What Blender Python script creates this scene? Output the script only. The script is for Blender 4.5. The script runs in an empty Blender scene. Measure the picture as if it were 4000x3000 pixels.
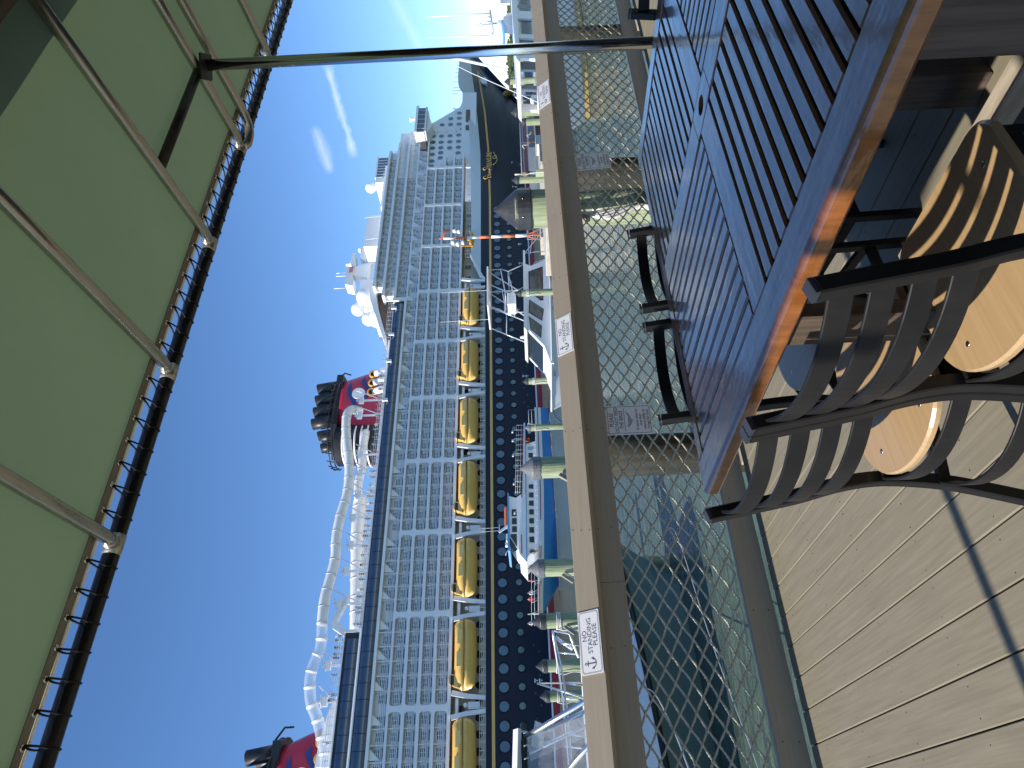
import bpy, bmesh, math, random
from mathutils import Vector, Matrix
random.seed(7)
sc = bpy.context.scene
col = sc.collection
R = math.radians

# ------------------------------------------------------------------ camera
EYE = 1.23                      # seated eye height above the deck
cam_data = bpy.data.cameras.new('camera')
cam = bpy.data.objects.new('camera', cam_data)
col.objects.link(cam)
cam_data.sensor_fit = 'HORIZONTAL'
cam_data.sensor_width = 36.0
cam_data.lens = 24.46
cam_data.clip_start = 0.05
cam_data.clip_end = 6000
# phone held upright but stored sideways: picture-right is down, picture-up is right
c_right = Vector((0.8202301, -0.57047001, -0.04226754))
c_down = Vector((-0.02292438, 0.04104954, -0.99889409))
c_fwd = Vector((0.57157419, 0.82029196, 0.02059239))
m = Matrix((c_down, c_right, -c_fwd)).transposed()
cam.matrix_world = Matrix.Translation((0, 0, EYE)) @ m.to_4x4()
cam_data.dof.use_dof = False
sc.camera = cam

# ------------------------------------------------------------------ sky and sun
SUN_EL = R(41)
world = bpy.data.worlds.new('World')
sc.world = world
world.use_nodes = True
nt = world.node_tree
bg = nt.nodes['Background']
sky = nt.nodes.new('ShaderNodeTexSky')
sky.sky_type = 'NISHITA'
sky.sun_disc = False
sky.sun_elevation = SUN_EL
sky.sun_rotation = R(-91)
sky.air_density = 0.75
sky.dust_density = 0.1
sky.ozone_density = 5.0
# thin cirrus streaks, fixed to sky directions
tc = nt.nodes.new('ShaderNodeTexCoord')
def wn(kind, **kw):
    n = nt.nodes.new(kind)
    for k, v in kw.items():
        setattr(n, k, v)
    return n
def wmath(op, a, b=None):
    n = wn('ShaderNodeMath', operation=op)
    for i, v in enumerate((a, b)):
        if v is None: continue
        if isinstance(v, (int, float)): n.inputs[i].default_value = v
        else: nt.links.new(v, n.inputs[i])
    return n.outputs[0]
noise = wn('ShaderNodeTexNoise')
noise.inputs['Scale'].default_value = 5.0
noise.inputs['Detail'].default_value = 8.0
noise.inputs['Roughness'].default_value = 0.62
mp = wn('ShaderNodeMapping')
mp.inputs['Rotation'].default_value = (0.3, 0.5, 0.4)
mp.inputs['Scale'].default_value = (1.2, 3.5, 5.0)
nt.links.new(tc.outputs['Generated'], mp.inputs['Vector'])
nt.links.new(mp.outputs[0], noise.inputs['Vector'])
ramp = wn('ShaderNodeValToRGB')
ramp.color_ramp.elements[0].position = 0.60
ramp.color_ramp.elements[1].position = 0.86
nt.links.new(noise.outputs['Fac'], ramp.inputs[0])
def streak(p, q, width):
    """soft mask round the arc from sky direction p to q"""
    p, q = Vector(p).normalized(), Vector(q).normalized()
    nrm = p.cross(q).normalized()
    mid = (p + q).normalized()
    half = p.angle(q) / 2
    def dot(v):
        n = wn('ShaderNodeVectorMath', operation='DOT_PRODUCT')
        nt.links.new(tc.outputs['Generated'], n.inputs[0]); n.inputs[1].default_value = v
        return n.outputs['Value']
    off = wmath('ABSOLUTE', dot(nrm))
    n2 = wmath('MULTIPLY', wmath('SUBTRACT', noise.outputs['Fac'], 0.5), 0.03)
    a = wmath('SUBTRACT', 1.0, wmath('DIVIDE', wmath('ADD', off, n2), width))
    a = wmath('MAXIMUM', a, 0.0)
    b = wmath('MAXIMUM', wmath('DIVIDE', wmath('SUBTRACT', dot(mid), math.cos(half)), 1 - math.cos(half)), 0.0)
    return wmath('MULTIPLY', a, wmath('MINIMUM', wmath('MULTIPLY', b, 2.0), 1.0))
s1 = streak((.845, .480, .237), (.780, .580, .215), .007)
s2 = streak((.800, .540, .262), (.765, .592, .248), .010)
s3 = streak((.9, .42, .15), (.86, .50, .11), .010)
mask = wmath('ADD', wmath('MULTIPLY', s1, 0.55), wmath('MULTIPLY', s2, 0.40))
mask = wmath('ADD', mask, wmath('MULTIPLY', s3, 0.2))
mask = wmath('MULTIPLY', mask, wmath('ADD', wmath('MULTIPLY', noise.outputs['Fac'], 1.2), 0.0))
mixc = wn('ShaderNodeMixRGB')
mixc.inputs['Color2'].default_value = (7.5, 7.8, 8.2, 1)
nt.links.new(mask, mixc.inputs['Fac'])
hsv = wn('ShaderNodeHueSaturation')
hsv.inputs['Saturation'].default_value = 1.08
nt.links.new(sky.outputs[0], hsv.inputs['Color'])
nt.links.new(hsv.outputs[0], mixc.inputs['Color1'])
nt.links.new(mixc.outputs[0], bg.inputs['Color'])
bg.inputs['Strength'].default_value = 0.145

sun_data = bpy.data.lights.new('sun', 'SUN')
sun = bpy.data.objects.new('sun', sun_data)
col.objects.link(sun)
sun_data.energy = 4.4
sun_data.angle = R(0.53)
sun_data.color = (1.0, 0.93, 0.82)
to_sun = Vector((-1.15, -0.022, 1.0)).normalized()
sun.rotation_euler = to_sun.to_track_quat('Z', 'Y').to_euler()

sc.view_settings.view_transform = 'Standard'
sc.view_settings.look = 'None'
sc.view_settings.exposure = 0.5
sc.view_settings.gamma = 1.0
sc.view_settings.use_curve_mapping = False
sc.render.engine = 'CYCLES'
sc.cycles.max_bounces = 8
sc.cycles.transparent_max_bounces = 12

# ------------------------------------------------------------------ helpers
def sm(*ks):
    return [tuple(k) for k in ks]
MATS = {}
def mat(name, c1, c2=None, rough=0.6, metal=0.0, scale=(8, 8, 8), detail=4.0, bump=0.0, bscale=None, spec=0.5,
        coat=0.0, coat_rough=0.1, coat_ior=1.5, lo=0.35, hi=0.65, trans=0.0, alpha=1.0, rvar=0.0, transl=None, emit=None, bdist=0.01, ior=1.45):
    if name in MATS: return MATS[name]
    m = bpy.data.materials.new(name); MATS[name] = m
    m.use_nodes = True
    n = m.node_tree.nodes; l = m.node_tree.links
    p = n['Principled BSDF']
    p.inputs['Base Color'].default_value = (*c1, 1)
    p.inputs['Roughness'].default_value = rough
    p.inputs['Metallic'].default_value = metal
    p.inputs['Specular IOR Level'].default_value = spec
    p.inputs['IOR'].default_value = ior
    p.inputs['Coat Weight'].default_value = coat
    p.inputs['Coat Roughness'].default_value = coat_rough
    p.inputs['Coat IOR'].default_value = coat_ior
    p.inputs['Transmission Weight'].default_value = trans
    p.inputs['Alpha'].default_value = alpha
    if c2 is not None or bump or rvar:
        t = n.new('ShaderNodeTexCoord')
        mp = n.new('ShaderNodeMapping'); mp.inputs['Scale'].default_value = scale
        l.new(t.outputs['Object'], mp.inputs['Vector'])
        no = n.new('ShaderNodeTexNoise'); no.inputs['Scale'].default_value = 1.0
        no.inputs['Detail'].default_value = detail; no.inputs['Roughness'].default_value = 0.6
        # every object gets its own patch of grain
        oi = n.new('ShaderNodeObjectInfo')
        va = n.new('ShaderNodeVectorMath'); va.operation = 'MULTIPLY_ADD'
        cb = n.new('ShaderNodeCombineXYZ')
        l.new(oi.outputs['Random'], cb.inputs[0]); l.new(oi.outputs['Random'], cb.inputs[1]); l.new(oi.outputs['Random'], cb.inputs[2])
        va.inputs[1].default_value = (37.0, 53.0, 71.0)
        l.new(cb.outputs[0], va.inputs[0]); l.new(mp.outputs[0], va.inputs[2])
        l.new(va.outputs[0], no.inputs['Vector'])
        if c2 is not None:
            r = n.new('ShaderNodeValToRGB')
            r.color_ramp.elements[0].position = lo; r.color_ramp.elements[1].position = hi
            r.color_ramp.elements[0].color = (*c1, 1); r.color_ramp.elements[1].color = (*c2, 1)
            l.new(no.outputs['Fac'], r.inputs[0]); l.new(r.outputs[0], p.inputs['Base Color'])
        if rvar:
            mr = n.new('ShaderNodeMapRange')
            mr.inputs['To Min'].default_value = max(0.02, rough - rvar); mr.inputs['To Max'].default_value = min(1, rough + rvar)
            mr.inputs['From Min'].default_value = 0.3; mr.inputs['From Max'].default_value = 0.7
            l.new(no.outputs['Fac'], mr.inputs['Value']); l.new(mr.outputs[0], p.inputs['Roughness'])
        if bump:
            b = n.new('ShaderNodeBump'); b.inputs['Strength'].default_value = bump; b.inputs['Distance'].default_value = bdist
            src = no
            if bscale:
                mp2 = n.new('ShaderNodeMapping'); mp2.inputs['Scale'].default_value = bscale
                l.new(t.outputs['Object'], mp2.inputs['Vector'])
                src = n.new('ShaderNodeTexNoise'); src.inputs['Scale'].default_value = 1.0; src.inputs['Detail'].default_value = 5.0
                l.new(mp2.outputs[0], src.inputs['Vector'])
            l.new(src.outputs['Fac'], b.inputs['Height']); l.new(b.outputs[0], p.inputs['Normal'])
            if coat: l.new(b.outputs[0], p.inputs['Coat Normal'])
    if transl is not None:
        tb = n.new('ShaderNodeBsdfTranslucent'); tb.inputs['Color'].default_value = (*transl, 1)
        ad = n.new('ShaderNodeAddShader')
        l.new(p.outputs[0], ad.inputs[0]); l.new(tb.outputs[0], ad.inputs[1])
        l.new(ad.outputs[0], n['Material Output'].inputs['Surface'])
    return m

class MB:
    """collects shapes, builds ONE mesh object"""
    def __init__(self, S=1.0, off=(0, 0, 0)):
        self.v = []; self.f = []; self.m = []; self.sm = []; self.S = S; self.off = off
    def pt(self, p):
        return (p[0] * self.S + self.off[0], p[1] * self.S + self.off[1], p[2] * self.S + self.off[2])
    def add(self, vs, fs, mi=0, smooth=False):
        b = len(self.v)
        self.v += [self.pt(p) for p in vs]
        for f in fs:
            self.f.append(tuple(b + i for i in f)); self.m.append(mi); self.sm.append(smooth)
        return self
    def hexa(self, c8, mi=0):
        return self.add(c8, [(0, 3, 2, 1), (4, 5, 6, 7), (0, 1, 5, 4), (1, 2, 6, 5), (2, 3, 7, 6), (3, 0, 4, 7)], mi)
    def box(self, x0, x1, y0, y1, z0, z1, mi=0):
        return self.hexa([(x0, y0, z0), (x1, y0, z0), (x1, y1, z0), (x0, y1, z0), (x0, y0, z1), (x1, y0, z1), (x1, y1, z1), (x0, y1, z1)], mi)
    def bevbox(self, x0, x1, y0, y1, z0, z1, b=0.003, mi=0):
        """box with the edges chamfered"""
        xs, ys, zs = (x0, x1), (y0, y1), (z0, z1)
        vs = []; idx = {}
        for i in (0, 1):
            for j in (0, 1):
                for k in (0, 1):
                    sx, sy, sz = (1 if i == 0 else -1), (1 if j == 0 else -1), (1 if k == 0 else -1)
                    for a in range(3):
                        p = [xs[i] + sx * b, ys[j] + sy * b, zs[k] + sz * b]
                        p[a] = (xs[i], ys[j], zs[k])[a]
                        idx[(i, j, k, a)] = len(vs); vs.append(tuple(p))
        fs = []
        for a in range(3):
            o = [q for q in range(3) if q != a]
            for s in (0, 1):
                q = []
                for (u, w) in ((0, 0), (1, 0), (1, 1), (0, 1)):
                    key = [0, 0, 0]; key[a] = s; key[o[0]] = u; key[o[1]] = w
                    q.append(idx[(*key, a)])
                flip = (s == 0) != (a == 1)
                fs.append(tuple(reversed(q)) if flip else tuple(q))
        for a in range(3):                      # edges running along axis a
            o = [q for q in range(3) if q != a]
            for u in (0, 1):
                for w in (0, 1):
                    k0 = [0, 0, 0]; k0[o[0]] = u; k0[o[1]] = w
                    k1 = list(k0); k1[a] = 1
                    q = [idx[(*k0, o[0])], idx[(*k0, o[1])], idx[(*k1, o[1])], idx[(*k1, o[0])]]
                    fs.append(tuple(q))
        for i in (0, 1):
            for j in (0, 1):
                for k in (0, 1):
                    fs.append(tuple(idx[(i, j, k, a)] for a in range(3)))
        return self.add(vs, fs, mi)
    def bar(self, p0, p1, w, h, up=(0, 0, 1), mi=0):
        p0, p1 = Vector(p0), Vector(p1)
        d = (p1 - p0).normalized(); u = Vector(up)
        s = d.cross(u)
        if s.length < 1e-5: s = d.cross(Vector((1, 0, 0)))
        s.normalize(); u = s.cross(d).normalized()
        s *= w / 2; u *= h / 2
        return self.hexa([p0 - s - u, p0 + s - u, p0 + s + u, p0 - s + u, p1 - s - u, p1 + s - u, p1 + s + u, p1 - s + u], mi)
    def sweep(self, pts, prof, up=(0, 0, 1), mi=0, caps=True, smooth=False, scales=None):
        """flat profile [(side, up)...] carried along pts"""
        pts = [Vector(p) for p in pts]; n = len(prof); rings = []
        for i, p in enumerate(pts):
            d = (pts[min(i + 1, len(pts) - 1)] - pts[max(i - 1, 0)]).normalized()
            u = Vector(up); s = d.cross(u)
            if s.length < 1e-5: s = d.cross(Vector((0, 1, 0)))
            s.normalize(); u = s.cross(d).normalized()
            k = scales[i] if scales else 1.0
            rings += [p + s * a * k + u * b * k for a, b in prof]
        fs = []
        for i in range(len(pts) - 1):
            for j in range(n):
                a = i * n + j; b = i * n + (j + 1) % n
                fs.append((a, a + n, b + n, b) if False else (a, b, b + n, a + n))
        if caps:
            fs.append(tuple(reversed(range(n)))); fs.append(tuple((len(pts) - 1) * n + j for j in range(n)))
        return self.add(rings, fs, mi, smooth)
    def tube(self, pts, r, n=8, mi=0, caps=True, smooth=True):
        """round tube, parallel transport frame; r number or list"""
        pts = [Vector(p) for p in pts]
        rs = r if isinstance(r, (list, tuple)) else [r] * len(pts)
        d0 = (pts[1] - pts[0]).normalized()
        s = d0.orthogonal().normalized()
        rings = []; prev = d0
        for i, p in enumerate(pts):
            d = (pts[min(i + 1, len(pts) - 1)] - pts[max(i - 1, 0)]).normalized()
            q = prev.rotation_difference(d); s = q @ s; prev = d
            t = d.cross(s).normalized()
            for j in range(n):
                a = 2 * math.pi * j / n
                rings.append(p + (s * math.cos(a) + t * math.sin(a)) * rs[i])
        fs = []
        for i in range(len(pts) - 1):
            for j in range(n):
                a = i * n + j; b = i * n + (j + 1) % n
                fs.append((a, b, b + n, a + n))
        if caps:
            fs.append(tuple(reversed(range(n)))); fs.append(tuple((len(pts) - 1) * n + j for j in range(n)))
        return self.add(rings, fs, mi, smooth)
    def lathe(self, c, prof, n=20, mi=0, axis='z', smooth=True, caps=True):
        """prof [(radius, height)...] round an axis through c"""
        vs = []
        for r, h in prof:
            for j in range(n):
                a = 2 * math.pi * j / n; x, y = r * math.cos(a), r * math.sin(a)
                vs.append((c[0] + x, c[1] + y, c[2] + h) if axis == 'z' else (c[0] + h, c[1] + x, c[2] + y) if axis == 'x' else (c[0] + y, c[1] + h, c[2] + x))
        fs = []
        for i in range(len(prof) - 1):
            for j in range(n):
                a = i * n + j; b = i * n + (j + 1) % n
                fs.append((a, b, b + n, a + n))
        if caps:
            if prof[0][0] > 1e-6: fs.append(tuple(reversed(range(n))))
            if prof[-1][0] > 1e-6: fs.append(tuple((len(prof) - 1) * n + j for j in range(n)))
        return self.add(vs, fs, mi, smooth)
    def sphere(self, c, r, n=14, k=8, mi=0, sz=1.0):
        return self.lathe(c, [(r * math.sin(math.pi * i / k) + 1e-5, -r * sz * math.cos(math.pi * i / k)) for i in range(k + 1)], n, mi)
    def prism(self, poly, y0, y1, mi=0):
        """polygon in xz, pushed from y0 to y1"""
        n = len(poly)
        vs = [(x, y0, z) for x, z in poly] + [(x, y1, z) for x, z in poly]
        fs = [tuple(range(n)), tuple(reversed(range(n, 2 * n)))] + [(i, i + n, (i + 1) % n + n, (i + 1) % n) for i in range(n)]
        return self.add(vs, fs, mi)
    def prismz(self, poly, z0, z1, mi=0):
        n = len(poly)
        vs = [(x, y, z0) for x, y in poly] + [(x, y, z1) for x, y in poly]
        fs = [tuple(reversed(range(n))), tuple(range(n, 2 * n))] + [(i, (i + 1) % n, (i + 1) % n + n, i + n) for i in range(n)]
        return self.add(vs, fs, mi)
    def quad(self, a, b, c, d, mi=0):
        return self.add([a, b, c, d], [(0, 1, 2, 3)], mi)
    def mesh(self, name, mats):
        me = bpy.data.meshes.new(name)
        me.from_pydata([tuple(p) for p in self.v], [], self.f)
        for mm in (mats if isinstance(mats, (list, tuple)) else [mats]): me.materials.append(mm)
        me.polygons.foreach_set('material_index', self.m)
        me.polygons.foreach_set('use_smooth', self.sm)
        bm = bmesh.new(); bm.from_mesh(me)
        bmesh.ops.recalc_face_normals(bm, faces=bm.faces)
        bm.to_mesh(me); bm.free()
        me.update()
        return me
    def build(self, name, mats, parent=None, loc=None, kind=None):
        return link(name, self.mesh(name, mats), parent, loc, kind)

def link(name, me, parent=None, loc=None, kind=None, rot=None):
    o = bpy.data.objects.new(name, me); col.objects.link(o)
    if parent is not None: o.parent = parent
    if loc is not None: o.location = loc
    if rot is not None: o.rotation_euler = rot
    if kind: o['kind'] = kind
    return o
def thing(name, label, cat, loc=(0, 0, 0), rotz=0.0, group=None):
    o = bpy.data.objects.new(name, None); col.objects.link(o)
    o.empty_display_size = 0.1
    o.location = loc; o.rotation_euler = (0, 0, rotz)
    o['label'] = label; o['category'] = cat
    if group: o['group'] = group
    return o
def tag(o, label, cat, group=None):
    o['label'] = label; o['category'] = cat
    if group: o['group'] = group
    return o
def dup(root, loc, rotz=0.0, label=None, group=None, parent=None):
    r = root.copy(); col.objects.link(r); r.location = loc; r.rotation_euler = (0, 0, rotz)
    if label: r['label'] = label
    if group: r['group'] = group
    for ch in list(root.children):
        c = ch.copy(); col.objects.link(c); c.parent = r
        for g in list(ch.children):
            d = g.copy(); col.objects.link(d); d.parent = c
    return r
def text(name, body, size, mtl, parent, mw, extrude=0.0005, align='CENTER', shear=0.0, space=1.0, xs=1.0):
    cu = bpy.data.curves.new(name, 'FONT'); cu.body = body; cu.size = size; cu.align_x = align; cu.align_y = 'CENTER'
    cu.extrude = extrude; cu.shear = shear; cu.space_character = space; cu.resolution_u = 3
    t = bpy.data.objects.new(name, cu); col.objects.link(t)
    dg = bpy.context.evaluated_depsgraph_get()
    me = bpy.data.meshes.new_from_object(t.evaluated_get(dg))
    bpy.data.objects.remove(t)
    me.transform(mw @ Matrix.Diagonal((xs, 1, 1, 1)))
    me.materials.clear(); me.materials.append(mtl)
    return link(name, me, parent)
def frame(o, xa, ya):
    """matrix: text x along xa, text y along ya, at o"""
    x, y = Vector(xa).normalized(), Vector(ya).normalized()
    z = x.cross(y)
    return Matrix.Translation(o) @ Matrix((x, y, z)).transposed().to_4x4()
def skin(name, verts, edges, radii, mtl, sub=1, parent=None, loc=None):
    me = bpy.data.meshes.new(name)
    me.from_pydata(verts, edges, [])
    o = bpy.data.objects.new(name, me); col.objects.link(o)
    o.modifiers.new('s', 'SKIN')
    for i, r in enumerate(radii):
        r = r if isinstance(r, tuple) else (r, r)
        me.skin_vertices[0].data[i].radius = r
    me.skin_vertices[0].data[0].use_root = True
    if sub:
        o.modifiers.new('u', 'SUBSURF').levels = sub
    dg = bpy.context.evaluated_depsgraph_get()
    m2 = bpy.data.meshes.new_from_object(o.evaluated_get(dg))
    bpy.data.objects.remove(o)
    m2.materials.clear(); m2.materials.append(mtl)
    for p in m2.polygons: p.use_smooth = True
    return m2
def curve_pts(p, n=6):
    """Catmull-Rom through p"""
    p = [Vector(q) for q in p]; out = []
    for i in range(len(p) - 1):
        a = p[max(i - 1, 0)]; b = p[i]; c = p[i + 1]; d = p[min(i + 2, len(p) - 1)]
        for k in range(n):
            t = k / n
            out.append(0.5 * ((2 * b) + (c - a) * t + (2 * a - 5 * b + 4 * c - d) * t * t + (3 * b - a - 3 * c + d) * t ** 3))
    out.append(p[-1]); return out
def circ(r, n=8):
    return [(r * math.cos(2 * math.pi * i / n), r * math.sin(2 * math.pi * i / n)) for i in range(n)]
def ribbon(w, t):
    return [(-w / 2, -t / 2), (w / 2, -t / 2), (w / 2, t / 2), (-w / 2, t / 2)]
# ------------------------------------------------------------------ materials near the camera
M_deck = mat('deck_paint', (.185, .163, .115), (.245, .215, .155), rough=.62, scale=(70, 3.0, 20), detail=6, bump=.25, bdist=.002, lo=.3, hi=.7)
M_dark = mat('joist_wood', (.03, .027, .022), rough=.9)
M_rail = mat('rail_paint', (.315, .262, .192), (.365, .31, .23), rough=.55, scale=(3, 90, 90), detail=6, bump=.3, bdist=.0015, lo=.3, hi=.7)
M_nail = mat('nail_rust', (.05, .04, .03), rough=.6)
M_rope = mat('net_rope', (.38, .36, .29), (.50, .48, .40), rough=.85, scale=(150, 150, 150), bump=.8, bscale=(260, 260, 260), bdist=.003)
M_sign = mat('sign_white', (.78, .78, .78), rough=.35)
M_ink = mat('sign_ink', (.03, .03, .045), rough=.5)
M_inkb = mat('sign_ink_blue', (.10, .10, .17), rough=.5)
M_gray = mat('sign_gray', (.35, .35, .36), rough=.6)
M_fabric = mat('awning_fabric', (.15, .20, .125), (.18, .235, .15), rough=.75, scale=(2.2, 2.2, 2.2), transl=(.046, .066, .036), lo=.35, hi=.7)
M_hem = mat('awning_hem', (.22, .19, .15), (.30, .26, .21), rough=.8, scale=(10, 60, 10))
M_pipe = mat('rib_pipe', (.42, .38, .31), (.52, .48, .40), rough=.33, metal=.85, scale=(60, 5, 60), rvar=.12, bump=.1, bdist=.001)
M_tube = mat('edge_tube_wrap', (.012, .012, .013), (.05, .047, .042), rough=.35, scale=(9, 30, 30), rvar=.2, bump=.5, bdist=.004, lo=.55, hi=.75)
M_bar = mat('dark_steel', (.045, .04, .034), (.08, .07, .06), rough=.5, metal=.5, scale=(25, 25, 25))
M_chrome = mat('pole_steel', (.62, .62, .63), rough=.14, metal=1.0, scale=(60, 60, 1.5), bump=.05, bdist=.001, rvar=.07)
M_cord = mat('lacing_cord', (.02, .018, .018), rough=.8)
M_grom = mat('grommet', (.75, .73, .68), rough=.2, metal=1.0)
M_varn = mat('table_varnish', (.165, .052, .010), (.32, .112, .023), rough=.45, scale=(14, 60, 14), detail=7, bump=.34, bscale=(30, 9, 30), bdist=.004, coat=1.0, coat_rough=.10, coat_ior=1.75, lo=.3, hi=.72)
M_varx = mat('table_varnish_cross', (.165, .052, .010), (.32, .112, .023), rough=.45, scale=(60, 14, 14), detail=7, bump=.34, bscale=(9, 30, 30), bdist=.004, coat=1.0, coat_rough=.10, coat_ior=1.75, lo=.3, hi=.72)
M_groove = mat('groove_shade', (.022, .014, .010), rough=.8)  # dark colour on the slat sides, paints deep shade into the gaps
M_leg = mat('table_leg_wood', (.06, .043, .033), (.10, .073, .055), rough=.7, scale=(90, 90, 4), bump=.4, bdist=.002)
M_metal = mat('chair_black', (.011, .011, .012), (.016, .016, .0165), spec=.22, rough=.42, scale=(9, 9, 9), rvar=.06)
M_seat = mat('seat_wood', (.40, .265, .13), (.46, .31, .16), rough=.33, scale=(4, 90, 30), detail=6, coat=.4, coat_rough=.15, bump=.08, bdist=.001)
M_screw = mat('screw_steel', (.5, .5, .5), rough=.25, metal=1.0)
M_soffit = mat('roof_wood', (.10, .068, .05), (.14, .10, .07), rough=.8, scale=(4, 40, 10))

WATER_Z = -1.63
# ------------------------------------------------------------------ water
def make_water():
    m = bpy.data.materials.new('harbour_water'); m.use_nodes = True
    n = m.node_tree.nodes; l = m.node_tree.links; p = n['Principled BSDF']
    p.inputs['Base Color'].default_value = (.085, .125, .10, 1)
    p.inputs['Roughness'].default_value = .08
    p.inputs['IOR'].default_value = 1.33
    t = n.new('ShaderNodeTexCoord')
    hs = []
    for sc_, rot, dt, w in (((.30, .9, 1), .5, 3, 1.0), ((1.3, 3.6, 1), .35, 4, .42), ((5, 12, 1), .2, 3, .13)):
        mp = n.new('ShaderNodeMapping'); mp.inputs['Scale'].default_value = sc_; mp.inputs['Rotation'].default_value = (0, 0, rot)
        l.new(t.outputs['Object'], mp.inputs['Vector'])
        no = n.new('ShaderNodeTexNoise'); no.inputs['Scale'].default_value = 1; no.inputs['Detail'].default_value = dt
        l.new(mp.outputs[0], no.inputs['Vector'])
        mu = n.new('ShaderNodeMath'); mu.operation = 'MULTIPLY'; mu.inputs[1].default_value = w
        l.new(no.outputs['Fac'], mu.inputs[0]); hs.append(mu.outputs[0])
    a = n.new('ShaderNodeMath'); l.new(hs[0], a.inputs[0]); l.new(hs[1], a.inputs[1])
    b = n.new('ShaderNodeMath'); l.new(a.outputs[0], b.inputs[0]); l.new(hs[2], b.inputs[1])
    bp = n.new('ShaderNodeBump'); bp.inputs['Strength'].default_value = 1.0; bp.inputs['Distance'].default_value = .28
    l.new(b.outputs[0], bp.inputs['Height']); l.new(bp.outputs[0], p.inputs['Normal'])
    w = MB(); w.quad((-2500, -300, WATER_Z), (4500, -300, WATER_Z), (4500, 4000, WATER_Z), (-2500, 4000, WATER_Z))
    o = w.build('water', m, kind='structure')
make_water()

# ------------------------------------------------------------------ deck
deckb = MB()
for k in range(10):
    deckb.box(-2.6, 10.6, -3.3 + k * .72, -3.25 + k * .72, -.26, -.035)
deckb.box(-2.6, 10.6, 3.50, 3.545, -.28, -.036)
deck = deckb.build('deck', M_dark, kind='structure')
bd = MB(); bd.bevbox(-.0695, .0695, -3.5, 3.608, -.032, 0, .003)
bme = bd.mesh('deck_board', M_deck)
i0 = -20
nails = MB()
for k in range(i0, 71):
    x = .428 + .1435 * (k + .5)
    o = link('deck_board', bme, deck, (x, random.uniform(-.002, .003), random.uniform(-.0012, .0006)))
    for yj in [3.42 - .41 * j for j in range(6)]:
        for sx in (-.045, .042):
            nx, ny = x + sx + random.uniform(-.008, .008), yj + random.uniform(-.012, .012)
            nails.lathe((nx, ny, -.001), [(.0030, 0), (.0027, .0016), (.0008, .0018)], 6)
nails.build('nail_head', M_nail, deck, kind='stuff')
piles = []
M_pilegreen = mat('pile_treated', (.22, .27, .15), (.38, .42, .27), rough=.85, scale=(26, 26, 2.2), detail=7, bump=.9, bscale=(40, 40, 3), bdist=.012, lo=.36, hi=.62)
M_piledark = mat('pile_dark', (.020, .023, .016), (.05, .046, .032), rough=.8, scale=(22, 22, 3), detail=6, bump=.8, bdist=.01)  # darker mottled tone than the treated pilings
def dock_pile(x, y, label):
    b = MB(); pr = []
    for i in range(13):
        z = -3.2 + 3.93 * i / 12
        pr.append((.155 + .006 * math.sin(i * 1.7) - .002 * i, z))
    b.lathe((0, 0, 0), pr, 22)
    t = thing('dock_pile', label, 'piling', (x, y, 0), group='round piles carrying the deck')
    b.build('shaft', M_piledark, t)
    c = MB(); c.bevbox(-.19, .19, -.30, -.165, -.22, -.04, .006); c.build('ledger_block', M_rail, t)
dock_pile(2.145, 3.93, 'dark round dock pile behind the nearer bird sign')
dock_pile(4.93, 3.95, 'dark round dock pile beside the farther bird sign and big capped post')
dock_pile(-.7, 3.93, 'dark round dock pile at the left end of the net')
dock_pile(7.1, 3.95, 'dark round dock pile beyond the steel awning pole')

# ------------------------------------------------------------------ railing
rail = thing('railing', 'taupe painted wooden railing along the edge of the deck', 'railing', (0, 3.6, 0))
def board_x(name, x0, x1, prof, mtl, parent):
    b = MB(); b.sweep([(x0, 0, 0), (x1, 0, 0)], prof); return b.build(name, mtl, parent)
# tilted cap board: lower edge Y 3.50 z .912, upper edge Y 3.58 z 1.024   (side axis of a +x sweep is -y)
import itertools
def capsec():
    a = Vector((3.50 - 3.6, .912)); b = Vector((3.58 - 3.6, 1.024)); n = Vector((.112, -.08)).normalized() * .028
    e = (b - a).normalized() * .004
    q = [a + n * .12, a + e, b - e, b + n * .12, b + n, a + n]
    return [(-p.x, p.y) for p in q]
for x0, x1 in ((-3.2, .02), (.024, 3.153), (3.157, 6.9), (6.904, 11.5)):
    board_x('cap_board', x0, x1, capsec(), M_rail, rail)
def rect(y0, y1, z0, z1, c=.004):
    q = [(y0 + c, z0), (y1 - c, z0), (y1, z0 + c), (y1, z1 - c), (y1 - c, z1), (y0 + c, z1), (y0, z1 - c), (y0, z0 + c)]
    return [(-a, b) for a, b in q]
for x0, x1 in ((-3.2, 1.2), (1.203, 4.66), (4.663, 8.3), (8.303, 11.5)):
    board_x('upper_rail', x0, x1, rect(-.052, -.014, .764, .930), M_rail, rail)
for x0, x1 in ((-3.2, -.4), (-.397, 3.26), (3.263, 6.92), (6.923, 11.5)):
    board_x('bottom_rail', x0, x1, rect(.022, .060, .013, .154), M_rail, rail)
for px in (-1.9, 9.2):
    b = MB(); b.bevbox(px - .045, px + .045, .066, .155, -.3, .93, .005); b.build('rail_post', M_rail, rail)
b = MB()
for x in [(.24 + .62 * k) for k in range(-3, 16)]:
    for dx, t in ((0, .12), (.012, .5), (.03, .88)):
        a = Vector((x + dx + random.uniform(-.01, .01), 3.50 - 3.6 + .08 * t, .912 + .112 * t)); n = Vector((0, -.112, .08)).normalized()
        b.sphere(a - n * -.0004, .0032, 6, 4)
    for zz in (.80, .88):
        b.sphere((x + .02 + random.uniform(-.01, .01), -.0525, zz + random.uniform(-.01, .01)), .0034, 6, 4)
    for zz in (.045, .12):
        b.sphere((x + .2 + random.uniform(-.02, .02), .0215, zz), .0036, 6, 4)
b.build('nail_head', M_nail, rail, kind='stuff')

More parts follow.
